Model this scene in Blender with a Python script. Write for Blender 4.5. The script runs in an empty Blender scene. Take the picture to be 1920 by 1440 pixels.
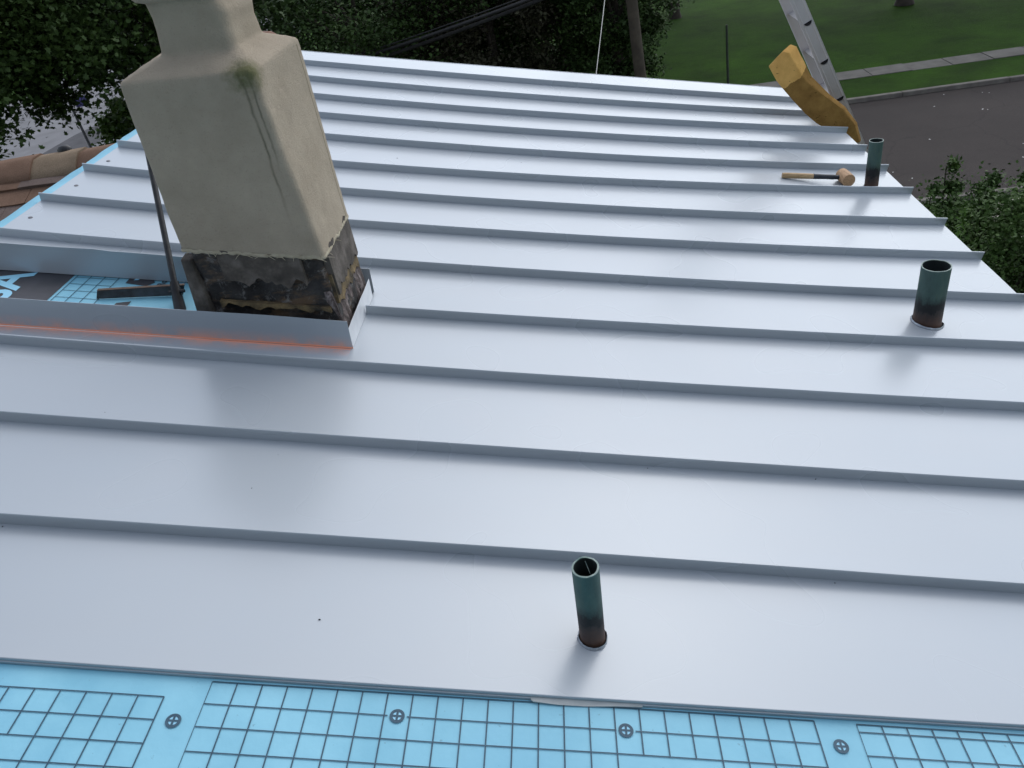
import bpy, bmesh, math, random
import numpy as np
from mathutils import Vector, Matrix, noise

# ------------------------------------------------------------------ camera, sky, sun, exposure
sc = bpy.context.scene
COL = sc.collection
PITCH = 0.20394                       # the metal roof falls to the right by 11.7 degrees
CS, SN = math.cos(PITCH), math.sin(PITCH)
cam_d = bpy.data.cameras.new('camera')
cam = bpy.data.objects.new('camera', cam_d)
COL.objects.link(cam)
cam_d.sensor_width = 36.0
cam_d.lens = 27.31
cam_d.clip_start = 0.05
cam_d.clip_end = 2000
RX = Vector((0.98861253, 0.03482522, -0.14639831))
RY = Vector((-0.10118124, -0.56628616, -0.81797453))
RZ = Vector((-0.11138948, 0.82347264, -0.55631394))
mw = Matrix.Identity(4)
for r in range(3):
    mw[r][0], mw[r][1], mw[r][2] = RX[r], -RY[r], -RZ[r]
mw[0][3], mw[1][3], mw[2][3] = 0.26927, -1.02776, 1.53586
cam.matrix_world = mw
sc.camera = cam

SUN_EL, SUN_AZ = math.radians(47), math.radians(26)     # azimuth from +Y (ahead) towards +X (right)
world = bpy.data.worlds.new('World')
sc.world = world
world.use_nodes = True
wn = world.node_tree.nodes
sky = wn.new('ShaderNodeTexSky')
sky.sky_type = 'NISHITA'
sky.sun_disc = False
sky.sun_elevation = SUN_EL
sky.sun_rotation = SUN_AZ
sky.air_density = 1.0
sky.dust_density = 1.1
sky.ozone_density = 1.0
wn['Background'].inputs['Strength'].default_value = 0.15
hs = wn.new('ShaderNodeHueSaturation')                  # thin cloud takes most of the blue out of the sky
hs.inputs['Saturation'].default_value = 0.5
world.node_tree.links.new(sky.outputs[0], hs.inputs['Color'])
world.node_tree.links.new(hs.outputs[0], wn['Background'].inputs['Color'])
sun_d = bpy.data.lights.new('sun', 'SUN')
sun_d.energy = 0.5
sun_d.angle = math.radians(80)
sun_d.color = (1.0, 0.95, 0.88)
sun = bpy.data.objects.new('sun', sun_d)
COL.objects.link(sun)
sd = Vector((math.sin(SUN_AZ) * math.cos(SUN_EL), math.cos(SUN_AZ) * math.cos(SUN_EL), math.sin(SUN_EL)))
sun.rotation_euler = sd.to_track_quat('Z', 'Y').to_euler()
sun.location = (0, 0, 30)
sc.view_settings.view_transform = 'Standard'
sc.view_settings.look = 'None'
sc.view_settings.exposure = 0.71
sc.view_settings.gamma = 1.0
sc.cycles.use_denoising = True
sc.cycles.max_bounces = 8

# ------------------------------------------------------------------ helpers
ROOT = {}

def tag(o, label=None, cat=None, group=None, kind=None):
    if label: o['label'] = label
    if cat: o['category'] = cat
    if group: o['group'] = group
    if kind: o['kind'] = kind
    return o

def empty(name, loc, label=None, cat=None, group=None):
    o = bpy.data.objects.new(name, None)
    o.empty_display_size = 0.1
    COL.objects.link(o)
    o.location = loc
    ROOT[o.name] = Vector(loc)
    return tag(o, label, cat, group)

def obj(name, verts, faces, mat, parent=None, loc=(0, 0, 0), smooth=False, midx=None):
    """One mesh object; verts are world coordinates, made relative to the thing's base."""
    base = ROOT[parent.name] if parent is not None else Vector(loc)
    v = np.asarray(verts, dtype=np.float32).reshape(-1, 3) - np.array(base, dtype=np.float32)
    me = bpy.data.meshes.new(name)
    if isinstance(faces, np.ndarray):
        n, k = faces.shape
        me.vertices.add(len(v)); me.vertices.foreach_set('co', v.ravel())
        me.loops.add(n * k); me.loops.foreach_set('vertex_index', faces.astype(np.int32).ravel())
        me.polygons.add(n)
        me.polygons.foreach_set('loop_start', np.arange(0, n * k, k, dtype=np.int32))
        me.update(calc_edges=True)
    else:
        me.from_pydata([tuple(map(float, p)) for p in v], [], faces)
    mats = mat if isinstance(mat, (list, tuple)) else [mat]
    for m in mats: me.materials.append(m)
    if midx is not None: me.polygons.foreach_set('material_index', np.asarray(midx, dtype=np.int32))
    if smooth: me.polygons.foreach_set('use_smooth', np.ones(len(me.polygons), dtype=bool))
    me.update()
    o = bpy.data.objects.new(name, me)
    COL.objects.link(o)
    if parent is not None:
        o.parent = parent
        ROOT[o.name] = base
    else:
        o.location = loc
        ROOT[o.name] = Vector(loc)
    return o

class MB:
    """Collects shapes into one mesh."""
    def __init__(s): s.v = []; s.f = []; s.m = []
    def add(s, v, f, m=0):
        b = len(s.v); s.v += [tuple(p) for p in v]; s.f += [tuple(b + i for i in q) for q in f]; s.m += [m] * len(f)
        return s
    def hexa(s, p, m=0):          # 8 corners: bottom ring, top ring
        return s.add(p, [(3, 2, 1, 0), (4, 5, 6, 7), (0, 1, 5, 4), (1, 2, 6, 5), (2, 3, 7, 6), (3, 0, 4, 7)], m)
    def box(s, x0, x1, y0, y1, z0, z1, m=0):
        return s.hexa([(x0, y0, z0), (x1, y0, z0), (x1, y1, z0), (x0, y1, z0), (x0, y0, z1), (x1, y0, z1), (x1, y1, z1), (x0, y1, z1)], m)
    def rbox(s, u0, u1, v0, v1, n0, n1, m=0):     # box in roof coordinates
        return s.hexa([RP(*q) for q in [(u0, v0, n0), (u1, v0, n0), (u1, v1, n0), (u0, v1, n0), (u0, v0, n1), (u1, v0, n1), (u1, v1, n1), (u0, v1, n1)]], m)
    def tube(s, pts, rad, k=10, cap=True, m=0):
        pts = [Vector(p) for p in pts]
        rr = rad if isinstance(rad, (list, tuple)) else [rad] * len(pts)
        rings = []
        for i, p in enumerate(pts):
            t = (pts[min(i + 1, len(pts) - 1)] - pts[max(i - 1, 0)]).normalized()
            a = t.cross(Vector((0.31, 0.77, 0.55))).normalized(); b = t.cross(a)
            rings.append([p + (a * math.cos(q) + b * math.sin(q)) * rr[i] for q in [2 * math.pi * j / k for j in range(k)]])
        return s.rings(rings, cap, cap, m)
    def rings(s, rings, cap0=True, cap1=True, m=0):
        k = len(rings[0]); v = [p for r in rings for p in r]; f = []
        for i in range(len(rings) - 1):
            for j in range(k):
                f.append((i * k + j, i * k + (j + 1) % k, (i + 1) * k + (j + 1) % k, (i + 1) * k + j))
        if cap0: f.append(tuple(range(k))[::-1])
        if cap1: f.append(tuple((len(rings) - 1) * k + j for j in range(k)))
        return s.add(v, f, m)
    def build(s, name, mat, parent=None, loc=(0, 0, 0), smooth=False):
        o = obj(name, s.v, s.f, mat, parent, loc, smooth, s.m)
        return o

def RP(u, v, n=0.0):
    """Roof coordinates (metres: down the slope, away, above the sheet) to world."""
    return (u * CS + n * SN, v, -u * SN + n * CS)

def bevel(o, w, seg=2, ang=40):
    m = o.modifiers.new('bevel', 'BEVEL'); m.width = w; m.segments = seg; m.limit_method = 'ANGLE'; m.angle_limit = math.radians(ang)
    return o

def autosmooth(o, ang=35):
    me = o.data
    bm = bmesh.new(); bm.from_mesh(me)
    for f in bm.faces: f.smooth = True
    for e in bm.edges:
        if len(e.link_faces) == 2 and e.calc_face_angle(0) > math.radians(ang): e.smooth = False
    bm.to_mesh(me); bm.free()
    return o

# ------------------------------------------------------------------ materials
class NT:
    def __init__(s, name):
        s.m = bpy.data.materials.new(name); s.m.use_nodes = True
        s.t = s.m.node_tree; s.b = s.t.nodes['Principled BSDF']; s.co = None
    def n(s, typ, **kw):
        x = s.t.nodes.new(typ)
        for k, v in kw.items(): setattr(x, k, v)
        return x
    def l(s, a, b): s.t.links.new(a, b)
    def coord(s):
        if s.co is None: s.co = s.n('ShaderNodeNewGeometry').outputs['Position']
        return s.co
    def noise(s, scale, detail=4, rough=0.55, vec=None, dist=0.0, scl=None):
        x = s.n('ShaderNodeTexNoise'); x.inputs['Scale'].default_value = scale; x.inputs['Detail'].default_value = detail
        x.inputs['Roughness'].default_value = rough; x.inputs['Distortion'].default_value = dist
        v = vec or s.coord()
        if scl:
            mp = s.n('ShaderNodeMapping'); mp.inputs['Scale'].default_value = scl; s.l(v, mp.inputs['Vector']); v = mp.outputs[0]
        s.l(v, x.inputs['Vector']); return x.outputs['Fac']
    def ramp(s, fac, stops, interp='LINEAR'):
        x = s.n('ShaderNodeValToRGB'); cr = x.color_ramp; cr.interpolation = interp
        while len(cr.elements) < len(stops): cr.elements.new(0.5)
        for e, (p, c) in zip(cr.elements, stops):
            e.position = p; e.color = (*c, 1) if hasattr(c, '__len__') else (c, c, c, 1)
        s.l(fac, x.inputs['Fac']); return x.outputs['Color']
    def mix(s, fac, a, b, mode='MIX'):
        x = s.n('ShaderNodeMix', data_type='RGBA', blend_type=mode)
        for q, i in ((fac, 0), (a, 6), (b, 7)):
            if hasattr(q, 'is_linked'): s.l(q, x.inputs[i])
            elif i == 0: x.inputs[0].default_value = q
            else: x.inputs[i].default_value = (*q, 1)
        return x.outputs[2]
    def math(s, op, a, b=None, c=None, clamp=False):
        x = s.n('ShaderNodeMath', operation=op); x.use_clamp = clamp
        for q, i in ((a, 0), (b, 1), (c, 2)):
            if q is None: continue
            if hasattr(q, 'is_linked'): s.l(q, x.inputs[i])
            else: x.inputs[i].default_value = q
        return x.outputs[0]
    def sep(s, v=None):
        x = s.n('ShaderNodeSeparateXYZ'); s.l(v or s.coord(), x.inputs[0]); return x.outputs
    def roofv(s):
        """Distance along the roof (u, v, n) from world position."""
        o = s.sep()
        u = s.math('SUBTRACT', s.math('MULTIPLY', o[0], CS), s.math('MULTIPLY', o[2], SN))
        n = s.math('ADD', s.math('MULTIPLY', o[0], SN), s.math('MULTIPLY', o[2], CS))
        return u, o[1], n
    def band(s, x, a, b, soft):
        """1 inside a..b with soft edges."""
        p = s.n('ShaderNodeMapRange', interpolation_type='SMOOTHSTEP')
        for i, q in zip((1, 2), (a - soft, a + soft)): p.inputs[i].default_value = q
        s.l(x, p.inputs[0])
        r = s.n('ShaderNodeMapRange', interpolation_type='SMOOTHSTEP')
        for i, q in zip((1, 2), (b - soft, b + soft)): r.inputs[i].default_value = q
        s.l(x, r.inputs[0])
        return s.math('SUBTRACT', p.outputs[0], r.outputs[0], clamp=True)
    def col(s, c):
        if hasattr(c, 'is_linked'): s.l(c, s.b.inputs['Base Color'])
        else: s.b.inputs['Base Color'].default_value = (*c, 1)
        return s
    def rough(s, r):
        if hasattr(r, 'is_linked'): s.l(r, s.b.inputs['Roughness'])
        else: s.b.inputs['Roughness'].default_value = r
        return s
    def metal(s, v): s.b.inputs['Metallic'].default_value = v; return s
    def spec(s, v): s.b.inputs['Specular IOR Level'].default_value = v; return s
    def bump(s, h, strength=0.3, dist=0.01):
        x = s.n('ShaderNodeBump'); x.inputs['Strength'].default_value = strength; x.inputs['Distance'].default_value = dist
        s.l(h, x.inputs['Height']); s.l(x.outputs[0], s.b.inputs['Normal']); return s

def simple(name, a, b, scale, rough=0.7, metal=0.0, bump=0.0, bscale=None, spec=0.5):
    t = NT(name)
    t.col(t.ramp(t.noise(scale), [(0.3, a), (0.7, b)])).rough(rough).metal(metal).spec(spec)
    if bump: t.bump(t.noise(bscale or scale * 6, 5), bump)
    return t.m

def steel_material(name, c0, c1, chalk=False):
    t = NT(name)
    big = t.noise(1.3, 3)
    col = t.mix(big, c0, c1)
    # faint smears and handling marks
    sm = t.noise(3.0, 2, 0.5, scl=(1.0, 4.0, 1.0))
    col = t.mix(t.math('MULTIPLY', sm, 0.16), col, (0.42, 0.43, 0.45))
    dust = t.noise(5, 2, 0.5)
    col = t.mix(t.math('MULTIPLY', dust, 0.10), col, (0.50, 0.48, 0.45))
    if chalk:
        u, v, n = t.roofv()
        wob = t.noise(9, 4, 0.6)
        dv = t.math('SUBTRACT', 1.394, v)                       # distance in front of the fold
        w = t.math('MULTIPLY_ADD', wob, 0.085, -0.012)
        sp = t.math('LESS_THAN', t.math('ADD', dv, t.math('MULTIPLY', n, 1.6)), w)
        core = t.math('LESS_THAN', t.math('ADD', t.math('ABSOLUTE', dv), t.math('ABSOLUTE', n)), 0.008)
        soft = t.ramp(t.math('ADD', t.math('ABSOLUTE', dv), t.math('MULTIPLY', t.math('ABSOLUTE', n), 1.1)), [(0.0, 1.0), (0.010, 0.85), (0.030, 0.45), (0.060, 0.0)])
        blot = t.math('MULTIPLY', soft, t.ramp(t.noise(14, 5, 0.65), [(0.38, 0.15), (0.62, 1.0)]))
        fac = t.math('MAXIMUM', t.math('MULTIPLY', blot, 0.75), t.math('MULTIPLY', core, 0.95), clamp=True)
        col = t.mix(fac, col, (0.95, 0.45, 0.30))
        mt = t.math('SUBTRACT', STEEL_METAL, t.math('MULTIPLY', fac, STEEL_METAL), clamp=True)
        t.l(mt, t.b.inputs['Metallic'])
    else:
        t.metal(STEEL_METAL)
    t.col(col)
    t.rough(t.math('MULTIPLY_ADD', t.noise(2.2, 1), 0.08, 0.24))
    t.spec(0.3)
    return t.m

STEEL_METAL = 0.15
M = {}
M['steel'] = steel_material('galvanised_steel', (0.41, 0.457, 0.495), (0.44, 0.487, 0.525))
M['chalked'] = steel_material('steel_with_orange_chalk', (0.42, 0.475, 0.525), (0.45, 0.51, 0.56), True)

t = NT('blue_membrane')
c = t.ramp(t.noise(5, 5), [(0.3, (0.19, 0.475, 0.61)), (0.7, (0.26, 0.575, 0.71))])
c = t.mix(t.math('MULTIPLY', t.ramp(t.noise(2.3, 6, 0.6), [(0.5, 0.0), (0.75, 1.0)]), 0.45), c, (0.08, 0.32, 0.50))
c = t.mix(t.ramp(t.noise(60, 3), [(0.70, 0.0), (0.76, 0.6)]), c, (0.12, 0.26, 0.34))
t.col(c).rough(0.55).bump(t.noise(16, 4), 0.15, 0.01)
M['membrane'] = t.m
t = NT('printed_ink')
t.col(t.ramp(t.noise(25, 5, 0.7), [(0.30, (0.012, 0.05, 0.085)), (0.72, (0.03, 0.09, 0.14))])).rough(0.55)
M['ink'] = t.m
M['black_ink'] = simple('printed_black', (0.035, 0.038, 0.045), (0.055, 0.055, 0.065), 14, 0.5)
M['light_ink'] = simple('printed_light_blue', (0.27, 0.60, 0.78), (0.32, 0.64, 0.82), 8, 0.5)

t = NT('stucco')
x, y, z = t.sep()
c = t.ramp(t.noise(6, 6, 0.6), [(0.3, (0.37, 0.312, 0.235)), (0.7, (0.47, 0.40, 0.308))])
c = t.mix(t.math('MULTIPLY', t.ramp(t.noise(1.9, 5), [(0.45, 0.0), (0.7, 1.0)]), 0.4), c, (0.31, 0.265, 0.203))
c = t.mix(t.math('MULTIPLY', t.ramp(t.noise(170, 2), [(0.60, 0.0), (0.72, 1.0)]), 0.35), c, (0.25, 0.21, 0.165))
# algae: a green patch on the shoulder's corner and streaks running down from it
gx = t.math('SUBTRACT', x, -0.70); gy = t.math('SUBTRACT', y, 1.43); gz = t.math('SUBTRACT', z, 1.115)
dd = t.math('SQRT', t.math('ADD', t.math('ADD', t.math('MULTIPLY', gx, gx), t.math('MULTIPLY', gy, gy)), t.math('MULTIPLY', gz, gz)))
patch = t.ramp(t.math('ADD', dd, t.math('MULTIPLY', t.noise(38, 5, 0.7), 0.10)), [(0.070, 1.0), (0.135, 0.0)])
lean = t.math('MULTIPLY_ADD', gz, -0.030, -0.002)
wig = t.math('MULTIPLY_ADD', t.noise(9, 3), 0.03, -0.015)
sx = t.math('SUBTRACT', t.math('SUBTRACT', gx, lean), wig)
front = t.math('LESS_THAN', y, 1.47)
s1 = t.band(sx, -0.0245, -0.0175, 0.0045); s2 = t.band(sx, 0.0010, 0.0065, 0.004)
below = t.math('MULTIPLY', t.band(gz, -0.40, 0.01, 0.16), t.ramp(t.noise(30, 5, 0.7, scl=(1, 1, 0.4)), [(0.3, 0.35), (0.6, 1.0)]))
stk = t.math('MULTIPLY', t.math('MULTIPLY', t.math('MAXIMUM', s1, t.math('MULTIPLY', s2, t.band(gz, -0.26, 0.01, 0.10))), below), front)
c = t.mix(t.math('MULTIPLY', patch, 0.8), c, (0.085, 0.10, 0.025))
c = t.mix(t.math('MULTIPLY', stk, 0.8), c, (0.075, 0.075, 0.04))
crk = t.math('MULTIPLY', t.band(t.math('ADD', y, t.math('MULTIPLY_ADD', t.noise(12, 3), 0.012, -0.006)), 1.781, 1.785, 0.0018), t.math('MULTIPLY', t.math('GREATER_THAN', x, -0.68), t.math('LESS_THAN', z, 1.118)))
c = t.mix(t.math('MULTIPLY', crk, 0.75), c, (0.10, 0.095, 0.04))
t.col(c).rough(0.92).spec(0.2)
h = t.math('ADD', t.math('MULTIPLY', t.noise(150, 5, 0.75), 1.2), t.math('MULTIPLY', t.noise(22, 5, 0.6), 1.5))
t.bump(h, 0.6, 0.008)
M['stucco'] = t.m
M['stucco_edge'] = simple('broken_stucco_edge', (0.36, 0.31, 0.22), (0.48, 0.43, 0.32), 30, 0.9, bump=0.4)

t = NT('tarred_masonry')
x, y, z = t.sep()
c = t.ramp(t.noise(7, 6, 0.65), [(0.35, (0.007, 0.006, 0.006)), (0.52, (0.024, 0.021, 0.02)), (0.72, (0.085, 0.075, 0.066))])
c = t.mix(t.ramp(t.noise(5.5, 6, 0.7, scl=(1, 1, 2.6)), [(0.50, 0.0), (0.62, 0.8)]), c, (0.13, 0.078, 0.04))
c = t.mix(t.ramp(t.noise(22, 6, 0.7, dist=0.6), [(0.54, 0.0), (0.70, 0.85)]), c, (0.24, 0.235, 0.225))
t.col(c).rough(t.ramp(t.noise(9, 3), [(0.4, 0.35), (0.6, 0.85)])).bump(t.noise(40, 6, 0.7), 0.6, 0.01)
M['tar'] = t.m
t = NT('old_parging')
c = t.ramp(t.noise(11, 6, 0.65), [(0.3, (0.04, 0.035, 0.03)), (0.5, (0.085, 0.072, 0.06)), (0.78, (0.20, 0.175, 0.155))])
t.col(c).rough(0.9).bump(t.noise(60, 6, 0.7), 0.6, 0.008)
M['parging'] = t.m
t = NT('rough_side_mortar')
c = t.ramp(t.noise(24, 7, 0.75, dist=0.8, scl=(1, 1, 0.5)), [(0.32, (0.018, 0.014, 0.013)), (0.52, (0.15, 0.12, 0.112)), (0.70, (0.42, 0.37, 0.355))])
t.col(c).rough(0.95).bump(t.noise(70, 7, 0.75), 0.9, 0.012)
M['sidemortar'] = t.m
M['ochre'] = simple('ochre_mortar', (0.03, 0.026, 0.02), (0.24, 0.17, 0.08), 16, 0.9, bump=0.6)
M['black_iron'] = simple('black_iron', (0.012, 0.013, 0.015), (0.035, 0.036, 0.038), 14, 0.45, 0.3, bump=0.2)
t = NT('tarred_strip')
c = t.ramp(t.noise(16, 5, 0.65), [(0.35, (0.012, 0.013, 0.014)), (0.65, (0.05, 0.055, 0.065))])
t.col(c).rough(0.4).bump(t.noise(40, 4), 0.4)
M['strip'] = t.m
M['strip_edge'] = simple('brown_strip_edge', (0.08, 0.05, 0.035), (0.15, 0.10, 0.07), 22, 0.7)

def pipe_material(name, zb, h, seed):
    """Green patina, a ragged black tar collar, brown bare metal at the foot."""
    t = NT(name)
    x, y, z = t.sep()
    k = t.math('DIVIDE', t.math('SUBTRACT', z, zb), h)
    nz = t.noise(26 + seed, 6, 0.7, scl=(1, 1, 0.45))
    kk = t.math('ADD', k, t.math('MULTIPLY_ADD', nz, 0.42, -0.21))
    pat = t.ramp(t.noise(20, 6, 0.7, scl=(1, 1, 0.3)), [(0.3, (0.038, 0.072, 0.066)), (0.55, (0.058, 0.112, 0.10)), (0.75, (0.085, 0.135, 0.098))])
    dark = t.ramp(kk, [(0.0, (0.11, 0.058, 0.038)), (0.16, (0.075, 0.045, 0.036)), (0.26, (0.035, 0.028, 0.027)), (0.30, (0.008, 0.009, 0.011)), (0.46, (0.008, 0.011, 0.012))])
    c = t.mix(t.ramp(kk, [(0.40, 0.0), (0.47, 0.55), (0.58, 1.0)]), dark, pat)
    t.col(c).rough(0.62).metal(0.15).bump(t.noise(55, 5), 0.3, 0.004)
    return t.m
M['pipe_bore'] = simple('dark_pipe_bore', (0.010, 0.014, 0.014), (0.02, 0.035, 0.033), 30, 0.8)  # bore coloured near black, darker than the barrel
M['rim'] = simple('worn_pipe_rim', (0.07, 0.13, 0.12), (0.26, 0.32, 0.30), 30, 0.5, 0.3)
M['collar'] = simple('cut_steel_lip', (0.30, 0.33, 0.36), (0.44, 0.48, 0.52), 30, 0.4, 0.35)
M['lit_side_steel'] = simple('steel_painted_lit', (0.68, 0.70, 0.73), (0.78, 0.80, 0.82), 20, 0.4, 0.1)  # paler steel: light on the side flashing leg put into its colour
M['black'] = simple('dark_gap', (0.004, 0.004, 0.005), (0.012, 0.011, 0.012), 20, 0.9)

t = NT('mallet_wood')
c = t.ramp(t.noise(16, 5, 0.6, scl=(1, 6, 6)), [(0.3, (0.32, 0.20, 0.09)), (0.7, (0.58, 0.41, 0.22))])
t.col(c).rough(0.6).bump(t.noise(60, 4, scl=(1, 5, 5)), 0.2)
M['handle'] = t.m
t = NT('mallet_head_wood')
c = t.ramp(t.noise(22, 6, 0.65, scl=(5, 1, 5)), [(0.3, (0.32, 0.18, 0.085)), (0.7, (0.60, 0.38, 0.21))])
t.col(c).rough(0.65).bump(t.noise(70, 4, scl=(5, 1, 5)), 0.3)
M['head'] = t.m
M['grip'] = simple('black_grip', (0.012, 0.016, 0.022), (0.03, 0.035, 0.045), 30, 0.5)

t = NT('yellow_foam')
x, y, z = t.sep()
e = t.math('ADD', t.math('SUBTRACT', z, -0.075), t.math('MULTIPLY', t.math('SUBTRACT', x, 1.83), -0.60))
e = t.math('ADD', e, t.math('MULTIPLY_ADD', t.noise(30, 5, 0.7), 0.06, -0.03))
dry = t.ramp(t.noise(14, 6, 0.6), [(0.3, (0.62, 0.35, 0.10)), (0.7, (0.78, 0.47, 0.15))])
wet = t.ramp(t.noise(12, 6, 0.65), [(0.3, (0.20, 0.11, 0.032)), (0.7, (0.34, 0.20, 0.06))])
c = t.mix(t.ramp(e, [(0.49, 0.0), (0.51, 1.0)]), wet, dry)
x0 = t.math('GREATER_THAN', e, 0.0); c = t.mix(x0, wet, dry)
c = t.mix(t.ramp(t.noise(24, 4, 0.6, scl=(1, 1, 2.2)), [(0.655, 0.0), (0.68, 0.9)]), c, (0.13, 0.07, 0.02))
t.col(c).rough(0.95).spec(0.1).bump(t.noise(130, 4, 0.7), 0.6, 0.006)
M['foam'] = t.m

t = NT('ladder_aluminium')
c = t.ramp(t.noise(4, 6, 0.6, scl=(1, 1, 0.3)), [(0.3, (0.46, 0.43, 0.42)), (0.7, (0.58, 0.55, 0.54))])
t.col(c).metal(0.35).rough(t.math('MULTIPLY_ADD', t.noise(25, 5), 0.2, 0.42)).bump(t.noise(90, 3), 0.12)
M['alu'] = t.m
M['alu_bright'] = simple('bright_aluminium', (0.62, 0.62, 0.63), (0.75, 0.75, 0.76), 20, 0.35, 0.8)

def shingle_mat(name, a, b):
    t = NT(name)
    c = t.ramp(t.noise(140, 3, 0.7), [(0.3, a), (0.7, b)])
    c = t.mix(t.math('MULTIPLY', t.ramp(t.noise(5, 4), [(0.4, 0.0), (0.7, 1.0)]), 0.4), c, tuple(q * 0.62 for q in a))
    t.col(c).rough(0.95).spec(0.15).bump(t.noise(260, 3), 0.8, 0.004)
    return t.m
SH = [shingle_mat('tan_shingle_granules', (0.20, 0.15, 0.10), (0.31, 0.235, 0.165)),
      shingle_mat('red_brown_shingle_granules', (0.16, 0.098, 0.066), (0.245, 0.155, 0.108)),
      shingle_mat('grey_brown_shingle_granules', (0.14, 0.105, 0.09), (0.22, 0.17, 0.148))]
M['wall'] = simple('pale_wall_render', (0.42, 0.40, 0.36), (0.50, 0.48, 0.44), 3, 0.9, bump=0.2)
M['white_trim'] = simple('white_trim_paint', (0.68, 0.68, 0.66), (0.78, 0.78, 0.76), 4, 0.5)
M['deck'] = simple('roof_deck_boards', (0.22, 0.15, 0.09), (0.32, 0.23, 0.14), 5, 0.8)

t = NT('lawn_grass')
c = t.ramp(t.noise(0.35, 8, 0.65), [(0.3, (0.012, 0.034, 0.003)), (0.7, (0.042, 0.115, 0.006))])
c = t.mix(t.math('MULTIPLY', t.ramp(t.noise(6, 6, 0.75), [(0.45, 0.0), (0.7, 1.0)]), 0.5), c, (0.018, 0.038, 0.005))
c = t.mix(t.math('MULTIPLY', t.ramp(t.noise(30, 4, 0.7), [(0.5, 0.0), (0.8, 1.0)]), 0.4), c, (0.065, 0.12, 0.018))
t.col(c).rough(0.95).spec(0.1).bump(t.noise(25, 6, 0.8), 1.0, 0.06)
M['lawn'] = t.m
t = NT('asphalt')
c = t.ramp(t.noise(0.5, 6, 0.6), [(0.3, (0.028, 0.023, 0.021)), (0.7, (0.042, 0.034, 0.031))])
c = t.mix(t.math('MULTIPLY', t.ramp(t.noise(45, 3, 0.7), [(0.5, 0.0), (0.75, 1.0)]), 0.5), c, (0.066, 0.056, 0.052))
v1 = t.n('ShaderNodeTexVoronoi', feature='DISTANCE_TO_EDGE'); v1.inputs['Scale'].default_value = 0.22
wv = t.n('ShaderNodeVectorMath', operation='ADD'); nz = t.n('ShaderNodeTexNoise'); nz.inputs['Scale'].default_value = 0.9; nz.inputs['Detail'].default_value = 5
t.l(t.coord(), nz.inputs['Vector']); t.l(t.coord(), wv.inputs[0]); t.l(nz.outputs['Color'], wv.inputs[1]); t.l(wv.outputs[0], v1.inputs['Vector'])
c = t.mix(t.ramp(v1.outputs['Distance'], [(0.0, 0.5), (0.005, 0.0)]), c, (0.016, 0.014, 0.014))
t.col(c).rough(0.88).spec(0.3).bump(t.noise(70, 4, 0.7), 0.5, 0.01)
M['asphalt'] = t.m
M['pale_road'] = simple('worn_pale_asphalt', (0.14, 0.14, 0.145), (0.20, 0.20, 0.21), 0.8, 0.9, bump=0.3, bscale=40)
M['shade_patch'] = simple('painted_road_shade', (0.045, 0.045, 0.05), (0.075, 0.073, 0.08), 2, 0.9, bump=0.3, bscale=40)  # shade on the side street, painted as a darker road colour
M['concrete'] = simple('sidewalk_concrete', (0.085, 0.081, 0.071), (0.14, 0.133, 0.118), 2.5, 0.9, bump=0.3, bscale=50)
M['pale_concrete'] = simple('pale_walk_concrete', (0.40, 0.37, 0.32), (0.52, 0.48, 0.42), 2.5, 0.9, bump=0.3, bscale=50)
M['kerb'] = simple('kerb_concrete', (0.10, 0.09, 0.08), (0.18, 0.165, 0.145), 3, 0.9, bump=0.4, bscale=40)
M['petal'] = simple('white_petals', (0.65, 0.65, 0.62), (0.8, 0.8, 0.78), 3, 0.8)
M['pole_wood'] = simple('weathered_pole_wood', (0.045, 0.036, 0.026), (0.085, 0.07, 0.05), 3, 0.9, bump=0.5, bscale=12)
M['cable'] = simple('black_cable', (0.008, 0.008, 0.009), (0.02, 0.02, 0.02), 5, 0.6)
M['pale_wire'] = simple('pale_service_wire', (0.30, 0.30, 0.28), (0.42, 0.42, 0.40), 5, 0.5)
M['green_post'] = simple('dark_green_post', (0.012, 0.02, 0.012), (0.022, 0.032, 0.02), 5, 0.6)
M['blue_paint'] = simple('blue_paint', (0.035, 0.03, 0.14), (0.05, 0.045, 0.18), 4, 0.5)
M['plastic'] = simple('pale_scrap', (0.36, 0.39, 0.39), (0.46, 0.49, 0.48), 25, 0.5)
M['terra'] = simple('terracotta', (0.17, 0.085, 0.055), (0.25, 0.13, 0.085), 12, 0.85, bump=0.3)
M['bark'] = simple('bark', (0.022, 0.018, 0.013), (0.055, 0.044, 0.033), 5, 0.95, bump=0.8, bscale=14)
M['screw'] = simple('screw_head', (0.10, 0.10, 0.11), (0.2, 0.2, 0.21), 60, 0.45, 0.6)

def leaf_mat(name, a, b, c3):
    t = NT(name)
    oi = t.noise(0.7, 3); fine = t.noise(9, 2, 0.5)
    c = t.ramp(t.math('ADD', t.math('MULTIPLY', oi, 0.5), t.math('MULTIPLY', fine, 0.5)), [(0.32, a), (0.52, b), (0.70, c3)])
    t.col(c).rough(0.6).spec(0.15)
    return t.m
M['leaf_dark'] = leaf_mat('dark_maple_leaves', (0.0192, 0.0368, 0.0112), (0.0336, 0.0624, 0.016), (0.06, 0.1, 0.0256))
M['leaf_mid'] = leaf_mat('deep_green_leaves', (0.0176, 0.0368, 0.0104), (0.0336, 0.064, 0.016), (0.0576, 0.1, 0.024))
M['leaf_purple'] = leaf_mat('dusky_plum_leaves', (0.0272, 0.0256, 0.016), (0.0448, 0.0432, 0.0256), (0.068, 0.076, 0.0384))
M['leaf_bright'] = leaf_mat('fresh_green_leaves', (0.045, 0.09, 0.018), (0.085, 0.15, 0.028), (0.15, 0.23, 0.05))
M['leaf_shrub'] = leaf_mat('glossy_shrub_leaves', (0.024, 0.0512, 0.012), (0.0464, 0.092, 0.0192), (0.104, 0.168, 0.036))

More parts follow.
